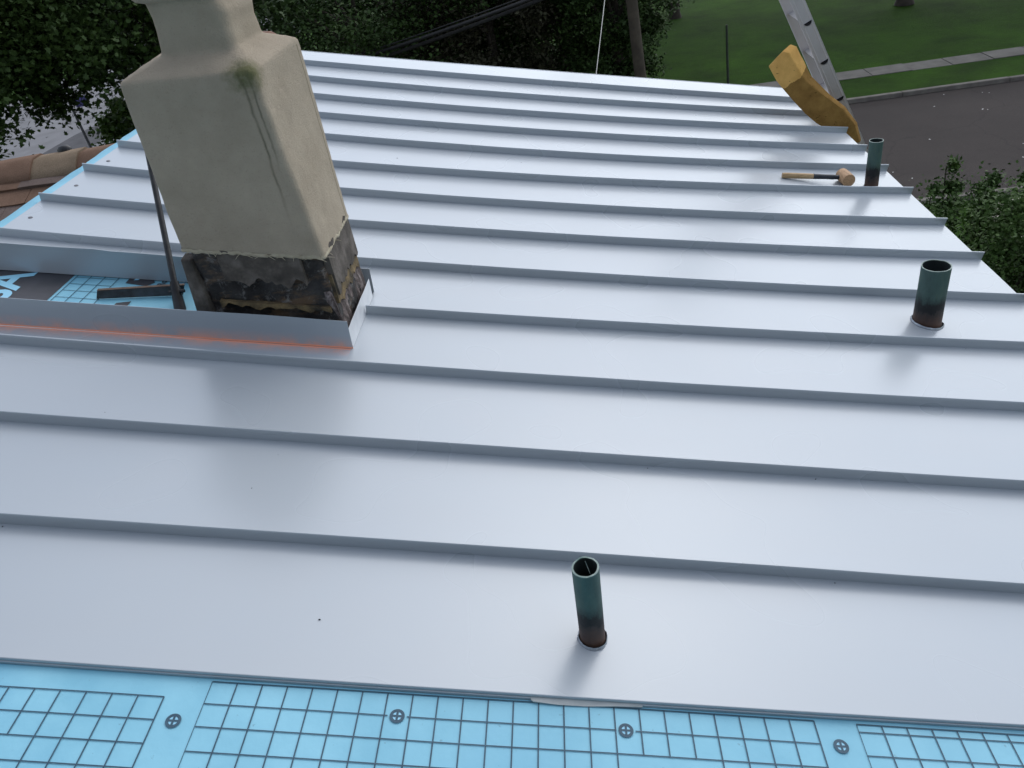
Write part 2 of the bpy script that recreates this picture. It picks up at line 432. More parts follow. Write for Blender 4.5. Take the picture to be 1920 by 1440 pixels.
# ------------------------------------------------------------------ setting: ground, streets, pavements
GZ = -6.0
def struct(name, mb, mat, loc=(0, 0, 0)):
    o = mb.build(name, mat, None, loc); o['kind'] = 'structure'; return o
g = MB()
for (x0, x1, y0, y1) in [(-700, 700, -700, 1200)]:
    g.add([(x0, y0, GZ), (x1, y0, GZ), (x1, y1, GZ), (x0, y1, GZ)], [(0, 1, 2, 3)])
struct('ground', g, M['lawn'], (0, 0, GZ))
KY = 23.15                        # far kerb line of the street
g = MB().add([(-17, 15.55, GZ + 0.006), (140, 15.55, GZ + 0.006), (140, KY, GZ + 0.006), (-17, KY, GZ + 0.006)], [(0, 1, 2, 3)])
struct('street', g, M['asphalt'], (20, 19, GZ))
g = MB().add([(-32, -60, GZ + 0.010), (-17, -60, GZ + 0.010), (-17, 160, GZ + 0.010), (-32, 160, GZ + 0.010)], [(0, 1, 2, 3)])
struct('side_street', g, M['pale_road'], (-24, 30, GZ))
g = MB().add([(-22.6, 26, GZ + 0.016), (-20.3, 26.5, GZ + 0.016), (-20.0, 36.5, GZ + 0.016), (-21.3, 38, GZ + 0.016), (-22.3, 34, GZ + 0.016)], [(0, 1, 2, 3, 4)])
struct('road_shade', g, M['shade_patch'], (-21, 32, GZ))  # flat dark sheet standing in for shade on the road
rng = random.Random(4)
kerb = bpy.data.objects.new('kerb', None); COL.objects.link(kerb); kerb.location = (20, KY, GZ); kerb['kind'] = 'structure'; ROOT[kerb.name] = Vector((20, KY, GZ))
def kerb_row(y, x0, x1, flip=1):
    x = x0
    while x < x1:
        e = min(x + 3.0, x1); j = rng.uniform(-0.008, 0.008)
        o = MB().box(x + 0.006, e - 0.006, y + j, y + 0.17 + j, GZ - 0.05, GZ + 0.125 + rng.uniform(-0.006, 0.006)).build('kerb_stone', M['kerb'], kerb)
        bevel(o, 0.02)
        x = e
kerb_row(KY, -14, 46)
kerb_row(15.38, 3, 40)
v = MB().add([(-14, KY + 0.168, GZ + 0.115), (140, KY + 0.168, GZ + 0.115), (140, 25.30, GZ + 0.11), (-14, 25.30, GZ + 0.11)], [(0, 1, 2, 3)])
struct('verge', v, M['lawn'], (20, 24, GZ))
v = MB().add([(-14, 26.22, GZ + 0.11), (160, 26.22, GZ + 0.11), (160, 90, GZ + 0.6), (-14, 90, GZ + 0.6)], [(0, 1, 2, 3)])
struct('lawn', v, M['lawn'], (20, 50, GZ))
walk = bpy.data.objects.new('sidewalk', None); COL.objects.link(walk); walk.location = (12, 25.75, GZ); walk['kind'] = 'structure'; ROOT[walk.name] = Vector((12, 25.75, GZ))
x = -6.0
while x < 40:
    dz = rng.uniform(-0.008, 0.010)
    o = MB().box(x + 0.008, x + 1.212, 25.31, 26.21, GZ - 0.02, GZ + 0.125 + dz).build('paving_slab', M['concrete'], walk); bevel(o, 0.01)
    x += 1.22
walk2 = bpy.data.objects.new('near_walk', None); COL.objects.link(walk2); walk2.location = (12, 14.3, GZ); walk2['kind'] = 'structure'; ROOT[walk2.name] = Vector((12, 14.3, GZ))
x = 8.5
while x < 24:
    o = MB().box(x + 0.008, x + 1.29, 13.0, 15.0, GZ - 0.02, GZ + 0.09 + rng.uniform(-0.006, 0.006)).build('paving_slab', M['pale_concrete'], walk2); bevel(o, 0.01)
    x += 1.3
# fallen petals on the street
rs = np.random.RandomState(11)
n = 85
px = rs.uniform(4, 26, n); py = rs.uniform(15.7, 23.0, n); sz = rs.uniform(0.010, 0.026, n); an = rs.uniform(0, 6.28, n)
vv = []
for a, b, s_, q in zip(px, py, sz, an):
    for k in range(5):
        w = q + k * 1.2566
        vv.append((a + math.cos(w) * s_ * (1.5 if k == 0 else 1), b + math.sin(w) * s_, GZ + 0.012 + (0.012 if k % 2 else 0.0)))
o = obj('petals', vv, np.arange(n * 5).reshape(n, 5), M['petal'], None, (12, 19, GZ))
tag(o, 'scattered white petals lying on the dark asphalt street', 'petals', kind='stuff')

# ------------------------------------------------------------------ the house with its metal roof
UE, UR = 2.263, -2.406            # eave and ridge ends of the sheets
FARC = (6.008, -0.040, 0.008)
SEAM = {0: (0.0166, -0.0007, 0.0035), 1: (0.4194, -0.0034, -0.0016), 2: (0.8363, -0.0017, 0.0028), 3: (1.2523, 0.0017, 0.0073),
        4: (1.660, 0.0112, 0.0096), 5: (2.0783, 0.0073, 0.0129), 6: (2.4841, 0.0145, 0.0175), 7: (2.8831, 0.0150, 0.0237),
        8: (3.295, 0.029, 0.0285), 9: (3.7372, 0.008, 0.030), 10: (4.170, 0.0025, 0.026), 11: (4.5914, -0.0057, 0.027),
        12: (5.0441, -0.0195, 0.024), 13: (5.5161, -0.0363, 0.0139), 14: FARC}
def SV(i, u):
    a, b, c = SEAM[i]; return a + b * u + c * u * u
SH_H = 0.041                      # seam height
HX, HY = 0.0, 2.0
house = empty('house', (HX, HY, GZ), 'house with a half finished grey standing seam metal roof and stucco chimney', 'house')
# walls, deck, fascia
w = MB().box(-2.30, 1.95, -4.6, 5.75, GZ, -0.62)
w.hexa([(-2.30, -4.6, -0.62), (1.95, -4.6, -0.62), (1.95, 5.75, -0.62), (-2.30, 5.75, -0.62), (-2.30, -4.6, 0.30), (1.95, -4.6, -0.57), (1.95, 5.75, -0.57), (-2.30, 5.75, 0.30)])
w.build('wall', M['wall'], house)
dk = MB()
U0, U1, V0, V1 = -2.395, 2.235, -4.8, 5.86
dk.rbox(U0, U1, V0, V1, -0.13, -0.024)
dk.build('roof_deck', M['deck'], house)
MB().rbox(2.237, 2.262, -4.8, 5.86, -0.20, -0.012).build('fascia', M['white_trim'], house)
MB().rbox(-2.42, -2.397, -4.8, 5.86, -0.20, -0.026).build('ridge_board', M['deck'], house)
# windows in the eave wall
for wy in (-2.6, 0.4, 3.4):
    f = MB().box(1.952, 2.0, wy - 0.5, wy + 0.5, -3.0, -1.5).build('window', M['white_trim'], house)
    MB().box(2.001, 2.006, wy - 0.43, wy + 0.43, -2.93, -1.57).build('pane', M['black'], f)

# underlayment with its print
UN = -0.018
ml = MB()
NU, NV = 48, 60
def memb(u, v):
    return UN + 0.0034 * noise.noise(Vector((u * 2.1, v * 2.1, 3.0))) * (1.0 if v < 0.02 else 0.3)
gu = np.linspace(-2.448, 2.258, NU); gv = np.concatenate([np.linspace(-4.8, -0.7, 12), np.linspace(-0.6, 0.06, 24), np.linspace(0.3, 5.9, 24)])
ml.add([RP(a, b, memb(a, b)) for b in gv for a in gu], [(j * NU + i, j * NU + i + 1, (j + 1) * NU + i + 1, (j + 1) * NU + i) for j in range(len(gv) - 1) for i in range(NU - 1)])
# the free edge along the ridge is folded over and rumpled
edge = []
for j in range(121):
    vv_ = -4.8 + j * 10.7 / 120
    wob = 0.006 * noise.noise(Vector((vv_ * 7, 0, 0))); wob2 = 0.004 * noise.noise(Vector((vv_ * 11, 5, 0)))
    edge.append([RP(-2.400 + wob, vv_, UN + 0.012), RP(-2.462 + wob, vv_, UN + 0.012 + wob2), RP(-2.476 + wob, vv_, UN - 0.004), RP(-2.472 + wob, vv_, UN - 0.05)])
ml.add([p for r in edge for p in r], [(j * 4 + i, j * 4 + i + 1, (j + 1) * 4 + i + 1, (j + 1) * 4 + i) for j in range(120) for i in range(3)])
membrane = ml.build('underlayment', M['membrane'], house, smooth=True)
membrane['label'] = 'light blue printed roofing underlayment'
INK = UN + 0.0020
LW = 0.0031
def strip(mb, a, b, wd=LW, n=INK):
    """A printed line from roof point a to b, following the sheet."""
    (u0, v0), (u1, v1) = a, b
    L = math.hypot(u1 - u0, v1 - v0); k = max(1, int(L / 0.05)); px_, py_ = -(v1 - v0) / L * wd / 2, (u1 - u0) / L * wd / 2
    vs = []
    for i in range(k + 1):
        q = i / k; uu, ww = u0 + (u1 - u0) * q, v0 + (v1 - v0) * q
        h = memb(uu, ww) - UN + n
        vs += [RP(uu - px_, ww - py_, h), RP(uu + px_, ww + py_, h)]
    mb.add(vs, [(2 * i, 2 * i + 2, 2 * i + 3, 2 * i + 1)[::-1] for i in range(k)])
def grid_print(us, vs, skip=None, thin_first=False, ranges=None):
    mb = MB()
    for i, uu in enumerate(us):
        lo, hi = vs[-1], vs[0]
        if ranges and i in ranges: lo = ranges[i]
        strip(mb, (uu, hi), (uu, lo), LW * (0.5 if thin_first and i == 0 else 1))
    for k, ww in enumerate(vs):
        segs = [(us[0], us[-1])]
        if skip and k in skip:
            segs = []; a = us[0]
            for c_ in skip[k]: segs.append((a, c_ - 0.021)); a = c_ + 0.021
            segs.append((a, us[-1]))
        for s0, s1 in segs: strip(mb, (s0, ww), (s1, ww), LW * 0.92)
    mb.build('printed_grid', M['ink'], membrane)
mu = [-0.667 + 0.0564 * k for k in range(25)]
mv = [0.006, -0.0487, -0.1025, -0.1575, -0.2125, -0.2675, -0.3225, -0.3775]
grid_print(mu, mv, {1: (-0.2436, 0.2582)}, True, {17: -0.1025, 18: -0.1025, 19: -0.1025, 17 + 3: -0.3775})
lu = [-0.7575 - 0.0567 * k for k in range(16)]
lv = [-0.0385, -0.0930, -0.1465, -0.1995, -0.254, -0.309, -0.364]
grid_print(lu, lv, None, False, {5: -0.1465, 6: -0.1465, 7: -0.1465, 8: -0.1465})
ru = [0.782 + 0.0566 * k for k in range(16)]
rv = [0.004, -0.0147, -0.0700, -0.1250, -0.1800, -0.2350, -0.2900]
grid_print(ru, rv, None, True)
def target(cu, cv):
    mb = MB(); R0, R1 = 0.0165, 0.0100; k = 28
    h = memb(cu, cv) - UN + INK + 0.0006
    vs = []
    for j in range(k):
        q = 2 * math.pi * j / k
        vs += [RP(cu + R0 * math.cos(q), cv + R0 * math.sin(q), h), RP(cu + R1 * math.cos(q), cv + R1 * math.sin(q), h)]
    mb.add(vs, [(2 * j, (2 * j + 2) % (2 * k), (2 * j + 3) % (2 * k), 2 * j + 1) for j in range(k)])
    strip(mb, (cu - R1, cv), (cu + R1, cv), 0.0048, INK + 0.0008); strip(mb, (cu, cv - R1), (cu, cv + R1), 0.0048, INK + 0.0010)
    mb.build('printed_target', M['ink'], membrane)
    wb = MB(); wb.add([RP(cu + R1 * math.cos(2 * math.pi * j / k), cv + R1 * math.sin(2 * math.pi * j / k), h - 0.0007) for j in range(k)], [tuple(range(k))])
    wb.build('target_field', M['light_ink'], membrane)
for cu, cv in [(-0.7161, -0.0932), (-0.2436, -0.0487), (0.2582, -0.0484), (0.7305, -0.0519)]:
    target(cu, cv)
# print showing in the open bay beside the chimney
MB().add([RP(-2.43, 1.45, INK - 0.0006), RP(-1.893, 1.45, INK - 0.0006), RP(-1.893, 1.90, INK - 0.0006), RP(-2.43, 1.90, INK - 0.0006)], [(0, 1, 2, 3)]).build('printed_band', M['black_ink'], membrane)
hb = MB()
hu = [-1.878, -1.8215, -1.7645, -1.7065]; hv = [1.49, 1.5455, 1.6015, 1.6575, 1.7145, 1.772, 1.8295, 1.885]
for uu in hu: strip(hb, (uu, hv[0]), (uu, hv[-1]), 0.0028)
for ww in hv: strip(hb, (hu[0], ww), (hu[-1], ww), 0.0028)
hb.build('printed_grid', M['ink'], membrane)
def letters(body, size, u, v, n, mat, off=0.0):
    """Text reading away from the viewer, tops of the letters towards the ridge."""
    cu = bpy.data.curves.new('printed_letters', 'FONT'); cu.body = body; cu.size = size; cu.offset = off; cu.resolution_u = 4
    tmp = bpy.data.objects.new('tmp_text', cu); COL.objects.link(tmp)
    bpy.context.view_layer.update()
    me = tmp.to_mesh(); vs = [q.co.copy() for q in me.vertices]; fs = [tuple(p.vertices) for p in me.polygons]
    tmp.to_mesh_clear(); bpy.data.objects.remove(tmp)
    obj('printed_letters', [RP(u - q.y, v + q.x, n) for q in vs], fs, mat, membrane)
letters('SA', 0.225, -2.052, 1.585, INK + 0.001, M['light_ink'], 0.0055)
for poly in ([(-1.6626, 1.8061), (-1.6655, 1.885), (-1.585, 1.885), (-1.5497, 1.8269), (-1.5713, 1.794)],
             [(-1.6615, 1.7599), (-1.5713, 1.785), (-1.5519, 1.7758), (-1.5745, 1.7359), (-1.6602, 1.7030)],
             [(-1.6259, 1.640), (-1.5745, 1.660), (-1.5745, 1.620), (-1.6259, 1.610)]):
    MB().add([RP(a, b, INK) for a, b in poly], [tuple(range(len(poly)))[::-1]]).build('printed_logo', M['black_ink'], membrane)
MB().add([RP(a, b, INK + 0.0014) for a, b in [(-1.640, 1.832), (-1.622, 1.836), (-1.617, 1.857), (-1.636, 1.852)]], [(0, 1, 2, 3)]).build('printed_logo', M['light_ink'], membrane)
rb = MB(); k = 20
vs = []
for j in range(k):
    q = 2 * math.pi * j / k
    vs += [RP(-1.6837 + 0.011 * math.cos(q), 1.7115 + 0.011 * math.sin(q), INK), RP(-1.6837 + 0.0085 * math.cos(q), 1.7115 + 0.0085 * math.sin(q), INK)]
rb.add(vs, [(2 * j, (2 * j + 2) % (2 * k), (2 * j + 3) % (2 * k), 2 * j + 1) for j in range(k)]); rb.build('printed_mark', M['black_ink'], membrane)
letters('R', 0.012, -1.6795, 1.7075, INK, M['black_ink'])
letters('Ro', 0.040, -1.505, 1.802, INK + 0.001, M['black_ink'], 0.0008)

# sheets
HOLE_U = -0.640                   # right side of the open bay round the chimney
FV, BV = 1.394, 1.846             # front and back folds of that bay
def pan_n(u, v, i):
    return 0.0015 * noise.noise(Vector((u * 0.8, v * 2.2, i * 7.3)))
def pan(i, u0, u1, lo, hi, mat, edge_lip=True):
    nu = max(8, int((u1 - u0) / 0.10)); nv = 7
    mb = MB()
    us = np.linspace(u0, u1, nu)
    for jj in range(1):
        vs = [RP(a, lo(a) + (hi(a) - lo(a)) * b / (nv - 1), pan_n(a, lo(a) + (hi(a) - lo(a)) * b / (nv - 1), i) * math.sin(math.pi * b / (nv - 1))) for b in range(nv) for a in us]
        fs = [(b * nu + a, b * nu + a + 1, (b + 1) * nu + a + 1, (b + 1) * nu + a) for b in range(nv - 1) for a in range(nu - 1)]
        mb.add(vs, fs)
    # turned-down edge at the eave
    if abs(u1 - UE) < 1e-6:
        a = u1
        top = [RP(a, lo(a) + (hi(a) - lo(a)) * b / (nv - 1), pan_n(a, lo(a) + (hi(a) - lo(a)) * b / (nv - 1), i) * math.sin(math.pi * b / (nv - 1))) for b in range(nv)]
        bot = [RP(a + 0.004, lo(a) + (hi(a) - lo(a)) * b / (nv - 1), -0.022) for b in range(nv)]
        mb.add(top + bot, [(b, nv + b, nv + b + 1, b + 1) for b in range(nv - 1)])
    o = mb.build('roof_panel', mat, house, smooth=False)
    return autosmooth(o, 30)
def seam(i, u0, u1, parent):
    """Standing seam: upright leg with a folded-over top."""
    nu = max(8, int((u1 - u0) / 0.15)); us = np.linspace(u0, u1, nu)
    prof = [(-0.0012, 0.0), (-0.0012, SH_H - 0.012), (-0.0042, SH_H - 0.0125), (-0.0046, SH_H - 0.002), (-0.0030, SH_H), (0.0022, SH_H), (0.0036, SH_H - 0.002), (0.0036, SH_H - 0.013), (0.0012, SH_H - 0.014), (0.0012, 0.0)]
    mb = MB()
    rings = []
    for a in us:
        wv_ = 0.0012 * noise.noise(Vector((a * 2.3, i * 5.1, 0.5))); hh = 0.0008 * noise.noise(Vector((a * 3.3, i * 3.1, 9.5)))
        rings.append([Vector(RP(a, SV(i, a) + p + wv_ * (q / SH_H), q + (hh if q > 0.01 else 0))) for p, q in prof])
    mb.rings(rings, True, True)
    return mb.build('standing_seam', M['steel'], parent)
panels = []
for i in range(14):
    lo = lambda a, i=i: SV(i, a)
    hi = lambda a, i=i: SV(i + 1, a)
    if i == 3:
        p = pan(i, HOLE_U, UE, lo, hi, M['steel'])
        pf = pan(i, UR, HOLE_U, lo, lambda a: FV, M['chalked'])
        pf['label'] = 'narrow panel strip with orange chalk along its fold'
        pl = pf
    elif i == 4:
        p = pan(i, HOLE_U, UE, lo, hi, M['steel'])
        pb = pan(i, UR, HOLE_U, lambda a: BV, hi, M['steel'])
    else:
        p = pan(i, UR, UE, lo, hi, M['steel'])
    panels.append(p)
    if i > 0:
        seam(i, HOLE_U + 0.006 if i == 4 else UR, UE + 0.004, p)
# hem along the near edge of the first sheet: a rolled double fold
us = np.linspace(UR, UE, 40); hm = MB(); rings = []
prof = [(0.0, 0.0008), (-0.0012, 0.0008), (-0.0026, -0.0004), (-0.0030, -0.0075), (-0.0018, -0.0085), (-0.0018, -0.0092), (-0.0046, -0.0100), (-0.0052, -0.0164), (-0.0038, -0.0174), (0.0, -0.0174)]
for a in us: rings.append([Vector(RP(a, SV(0, a) + p, q + 0.0006 * noise.noise(Vector((a * 4, 1, 1))))) for p, q in prof])
autosmooth(hm.rings(rings).build('hem', M['steel'], panels[0]), 60)
# rake lip of the last sheet
us = np.linspace(UR, UE, 30); rk = MB(); rings = []
for a in us: rings.append([Vector(RP(a, SV(14, a) + p, q)) for p, q in [(0, 0.002), (0.006, 0.002), (0.006, -0.05), (0, -0.05)]])
rk.rings(rings).build('rake_edge', M['steel'], panels[13])
# screws near the ridge end of the sheets
for k_, (a, b) in enumerate([(-2.3457, 2.3443), (-2.3405, 2.7679), (-2.3518, 3.1486)]):
    mb = MB(); c0 = Vector(RP(a, b, 0.0)); c1 = Vector(RP(a, b, 0.003))
    mb.tube([c0, c1], [0.011, 0.009], 12); mb.build('screw', M['screw'], panels[5 + k_])
# flashing of the open bay: front, side and back upturned legs
def upright(name, pts, heights, mat, label, thick=0.0018, out=(0, 1, 0), parent=house):
    """A thin upturned leg: base points (roof u,v), vertical heights."""
    mb = MB(); o = Vector(out).normalized() * thick; vs = []
    for (a, b, n0), h in zip(pts, heights):
        p = Vector(RP(a, b, n0)); q = p + Vector((0.0, 0.0, 1.0)) * h * 0.72 + Vector((SN, 0, CS)) * h * 0.28
        vs += [p, q, q + o, p + o]
    k = len(pts)
    mb.add(vs, [(4 * i, 4 * i + 4, 4 * i + 5, 4 * i + 1)[::-1] for i in range(k - 1)] + [(4 * i + 3, 4 * i + 7, 4 * i + 6, 4 * i + 2) for i in range(k - 1)]
           + [(4 * i + 1, 4 * i + 5, 4 * i + 6, 4 * i + 2)[::-1] for i in range(k - 1)] + [(0, 1, 2, 3)[::-1], tuple(4 * (k - 1) + i for i in range(4))])
    x = mb.build(name, mat, parent); autosmooth(x, 40)
    if label: x['label'] = label
    return x
us = np.linspace(UR, HOLE_U + 0.008, 26)
upright('flashing', [(a, FV + 0.0015 * noise.noise(Vector((a * 3, 2, 2))), 0.001) for a in us],
        [0.119 + 0.0045 * noise.noise(Vector((a * 2.4, 7, 1))) for a in us], M['chalked'], 'upturned front flashing leg before the chimney with orange chalk at its foot', out=(0, 1, 0))
us = np.linspace(UR, HOLE_U + 0.006, 26)
upright('flashing', [(a, BV - 0.002 + 0.0015 * noise.noise(Vector((a * 3, 4, 2))), -0.014) for a in us],
        [0.125 + 0.007 * noise.noise(Vector((a * 2.1, 3, 8))) - (0.006 if a > -1.7 else 0.0) for a in us], M['steel'], 'upturned back flashing leg behind the open bay', out=(0, 1, 0))
vs_ = np.linspace(FV + 0.004, 1.80, 16)
upright('flashing', [(HOLE_U + 0.006, b, 0.001) for b in vs_], [0.082 + 0.004 * noise.noise(Vector((b * 9, 1, 4))) for b in vs_], M['lit_side_steel'], 'low side flashing leg on the right of the chimney', out=(-1, 0, 0))

# ------------------------------------------------------------------ chimney (part of the house)
def rrect(x0, x1, y0, y1, r, k=5):
    pts = []
    for (cx, cy, a0) in ((x1 - r, y0 + r, -90), (x1 - r, y1 - r, 0), (x0 + r, y1 - r, 90), (x0 + r, y0 + r, 180)):
        for j in range(k): 
            q = math.radians(a0 + 90 * j / (k - 1)); pts.append((cx + r * math.cos(q), cy + r * math.sin(q)))
    return pts
def densify(pts, n):
    out = []
    for i in range(len(pts)):
        a, b = pts[i], pts[(i + 1) % len(pts)]
        L = math.hypot(b[0] - a[0], b[1] - a[1]); k = max(1, int(L / n))
        out += [(a[0] + (b[0] - a[0]) * j / k, a[1] + (b[1] - a[1]) * j / k) for j in range(k)]
    return out
def loft(sections, step, amp, seed, zfun=None, zstep=0.02, xfun=None):
    """sections: (z, x0, x1, y0, y1, r); interpolated into rings of equal count."""
    ref = densify(rrect(0, 0.5, 0, 0.42, 0.03, 6), step)
    tt = [((p[0]) / 0.5, (p[1]) / 0.42) for p in ref]
    zs = []
    for a, b in zip(sections[:-1], sections[1:]):
        k = max(1, int(math.dist((a[0], a[1], a[3]), (b[0], b[1], b[3])) / zstep))
        zs += [tuple(a[q] + (b[q] - a[q]) * j / k for q in range(6)) for j in range(k)]
    zs.append(sections[-1])
    rings = []
    for z, x0, x1, y0, y1, r in zs:
        ring = []
        base = rrect(x0, x1, y0, y1, r, 6)
        # same count as ref: walk corner points and straight runs
        i = 0; pts = []
        rb_ = rrect(0, 0.5, 0, 0.42, 0.03, 6)
        for q in range(len(rb_)):
            a, b = rb_[q], rb_[(q + 1) % len(rb_)]
            k = max(1, int(math.hypot(b[0] - a[0], b[1] - a[1]) / step))
            A, B = base[q], base[(q + 1) % len(base)]
            pts += [(A[0] + (B[0] - A[0]) * j / k, A[1] + (B[1] - A[1]) * j / k) for j in range(k)]
        for px_, py_ in pts:
            zz = z + (zfun(px_, py_, z) if zfun else 0)
            if xfun: px_ = px_ + xfun(px_, py_, z)
            nv = noise.noise_vector(Vector((px_ * 5 + seed, py_ * 5, zz * 5))) * amp + noise.noise_vector(Vector((px_ * 17, py_ * 17 + seed, zz * 17))) * amp * 0.45
            ring.append(Vector((px_, py_, zz)) + nv)
        rings.append(ring)
    return rings
CX0, CX1, CY0, CY1 = -1.128, -0.632, 1.425, 1.825
def cz(px_, py_, z):      # the stucco's lower edge runs parallel with the roof
    k = max(0.0, min(1.0, (1.10 - z) / 0.60))
    jag = 0.010 * noise.noise(Vector((px_ * 40, py_ * 40, 0))) * (1.0 if z < 0.487 else 0.0)
    return -(px_ - CX1) * 0.19 * k + jag + (1 - k) * (0.022 * max(0.0, min(1.0, (CX1 - px_) / (CX1 - CX0))) + 0.020 * max(0.0, min(1.0, (py_ - CY0) / (CY1 - CY0))) * (1.0 if z < 1.13 else max(0.0, 1 - (z - 1.13) / 0.05)))
def cxw(px_, py_, z):     # the block stands slightly out of square
    k = max(0.0, min(1.0, (z - 0.50) / 0.60)); fr = (CY1 - py_) / (CY1 - CY0); rt = (px_ - CX0) / (CX1 - CX0)
    return (-0.046 * fr * rt + 0.004 * (1 - fr) * rt) * k
sec = [(0.484, CX0 + 0.012, CX1 - 0.012, CY0 + 0.012, CY1 - 0.012, 0.018), (0.483, CX0, CX1, CY0, CY1, 0.020), (0.80, CX0 + 0.010, CX1 - 0.002, CY0 + 0.002, CY1 - 0.002, 0.020),
       (1.090, CX0 + 0.017, CX1 - 0.001, CY0 + 0.004, CY1 - 0.002, 0.020), (1.108, CX0 + 0.018, CX1 - 0.002, CY0 + 0.005, CY1 - 0.003, 0.020), (1.116, CX0 + 0.021, CX1 - 0.006, CY0 + 0.008, CY1 - 0.007, 0.020),
       (1.121, CX0 + 0.028, CX1 - 0.013, CY0 + 0.015, CY1 - 0.014, 0.022), (1.160, -0.984, -0.700, CY0 + 0.078, CY1 - 0.070, 0.028), (1.167, -0.976, -0.709, CY0 + 0.084, CY1 - 0.076, 0.028), (1.178, -0.972, -0.714, CY0 + 0.087, CY1 - 0.078, 0.028),
       (1.235, -0.968, -0.716, CY0 + 0.090, CY1 - 0.080, 0.034), (1.272, -0.966, -0.712, CY0 + 0.088, CY1 - 0.076, 0.034), (1.290, -0.968, -0.718, CY0 + 0.086, CY1 - 0.078, 0.034), (1.316, -0.970, -0.730, CY0 + 0.084, CY1 - 0.078, 0.032), (1.324, -0.990, -0.722, CY0 + 0.068, CY1 - 0.062, 0.026), (1.335, -0.996, -0.716, CY0 + 0.062, CY1 - 0.056, 0.024),
       (1.39, -0.995, -0.733, CY0 + 0.062, CY1 - 0.056, 0.03), (1.405, -0.96, -0.76, CY0 + 0.09, CY1 - 0.08, 0.03)]
ch = MB(); ch.rings(loft(sec, 0.014, 0.0034, 2.0, cz, 0.008, cxw), True, True)
chim = ch.build('chimney', M['stucco'], house, smooth=True)
chim['label'] = 'tan stucco chimney with a narrow neck, green algae streaks and a tarred brick foot'
# flue on top and a clay pot behind the neck
fl = MB(); q = [Vector((-0.86 + 0.07 * math.cos(a), 1.63 + 0.07 * math.sin(a), 0)) for a in np.linspace(0, 2 * math.pi, 20, endpoint=False)]
fl.rings([[p + Vector((0, 0, z)) for p in q] for z in (1.39, 1.50)]); fl.build('flue', M['terra'], chim)
pot = MB(); q = [(math.cos(a), math.sin(a)) for a in np.linspace(0, 2 * math.pi, 24, endpoint=False)]
pot.rings([[Vector((-0.752 + r * a, 1.812 + r * b, z)) for a, b in q] for z, r in ((1.05, 0.055), (1.13, 0.055), (1.150, 0.050), (1.163, 0.034), (1.168, 0.012))]); pot.build('clay_cap', M['terra'], chim, smooth=True)
# tarred masonry foot
def roofz(x): return -x * math.tan(PITCH)
BX0, BX1, BY0, BY1 = -1.112, -0.652, 1.446, 1.806
def bz(px_, py_, z): return -(px_ - BX1) * 0.205
sec = [(0.09, BX0 - 0.02, BX1 + 0.02, BY0 - 0.008, BY1 + 0.008, 0.02), (0.20, BX0 - 0.008, BX1 + 0.012, BY0 - 0.004, BY1 + 0.004, 0.02), (0.33, BX0, BX1, BY0, BY1, 0.018), (0.56, BX0 + 0.004, BX1 - 0.004, BY0 + 0.004, BY1 - 0.004, 0.018)]
ft = MB(); ft.rings(loft(sec, 0.014, 0.012, 8.0, bz, 0.016)); ft.build('masonry_foot', M['tar'], chim, smooth=True)
def slab(name, x0, x1, z0, z1, y, th, mat, seed, jag=0.012, face='front'):
    """A thin ragged coat left on a face of the foot."""
    mb = MB(); k = 26; top = []; bot = []
    for j in range(k + 1):
        q = j / k; a = x0 + (x1 - x0) * q
        sl = -(a - BX1) * 0.205 if face == 'front' else 0.0
        zt = z1 + sl + jag * 0.4 * noise.noise(Vector((a * 30, seed, 0))); zb_ = z0 + sl + jag * 1.6 * noise.noise(Vector((a * 22, seed, 5))) + jag * 0.8 * noise.noise(Vector((a * 70, seed, 5)))
        dy = 0.005 * noise.noise(Vector((a * 14, seed, 9)))
        if face == 'front': top.append((a, y + dy, zt)); bot.append((a, y + dy - 0.002, zb_))
        else: top.append((y + dy, a, zt)); bot.append((y + dy + 0.002, a, zb_))
    o = (0, th, 0) if face == 'front' else (-th, 0, 0)
    vs = top + bot + [tuple(np.add(p, o)) for p in top] + [tuple(np.add(p, o)) for p in bot]; n1 = k + 1
    fs = []
    for j in range(k):
        fs += [(j, j + 1, n1 + j + 1, n1 + j)[::-1], (2 * n1 + j, 3 * n1 + j, 3 * n1 + j + 1, 2 * n1 + j + 1)[::-1], (n1 + j, n1 + j + 1, 3 * n1 + j + 1, 3 * n1 + j)[::-1], (j, 2 * n1 + j, 2 * n1 + j + 1, j + 1)[::-1]]
    fs += [(0, n1, 3 * n1, 2 * n1), (k, 2 * n1 + k, 3 * n1 + k, n1 + k)]
    mb.add(vs, fs); return mb.build(name, mat, chim)
slab('parging', -1.01, -0.725, 0.375, 0.490, BY0 - 0.020, 0.03, M['parging'], 1.0, 0.030)
slab('mortar_ledge', -1.065, -0.67, 0.268, 0.284, BY0 - 0.016, 0.03, M['ochre'], 4.0, 0.012)
slab('brick_course', -1.085, -0.66, 0.165, 0.222, BY0 - 0.018, 0.03, M['tar'], 6.0, 0.010)
slab('parging', 1.47, 1.80, 0.335, 0.50, BX1 + 0.020, 0.03, M['parging'], 2.0, 0.030, 'side')
slab('mortar_ledge', 1.46, 1.80, 0.285, 0.40, BX1 + 0.012, 0.03, M['ochre'], 3.0, 0.022, 'side')
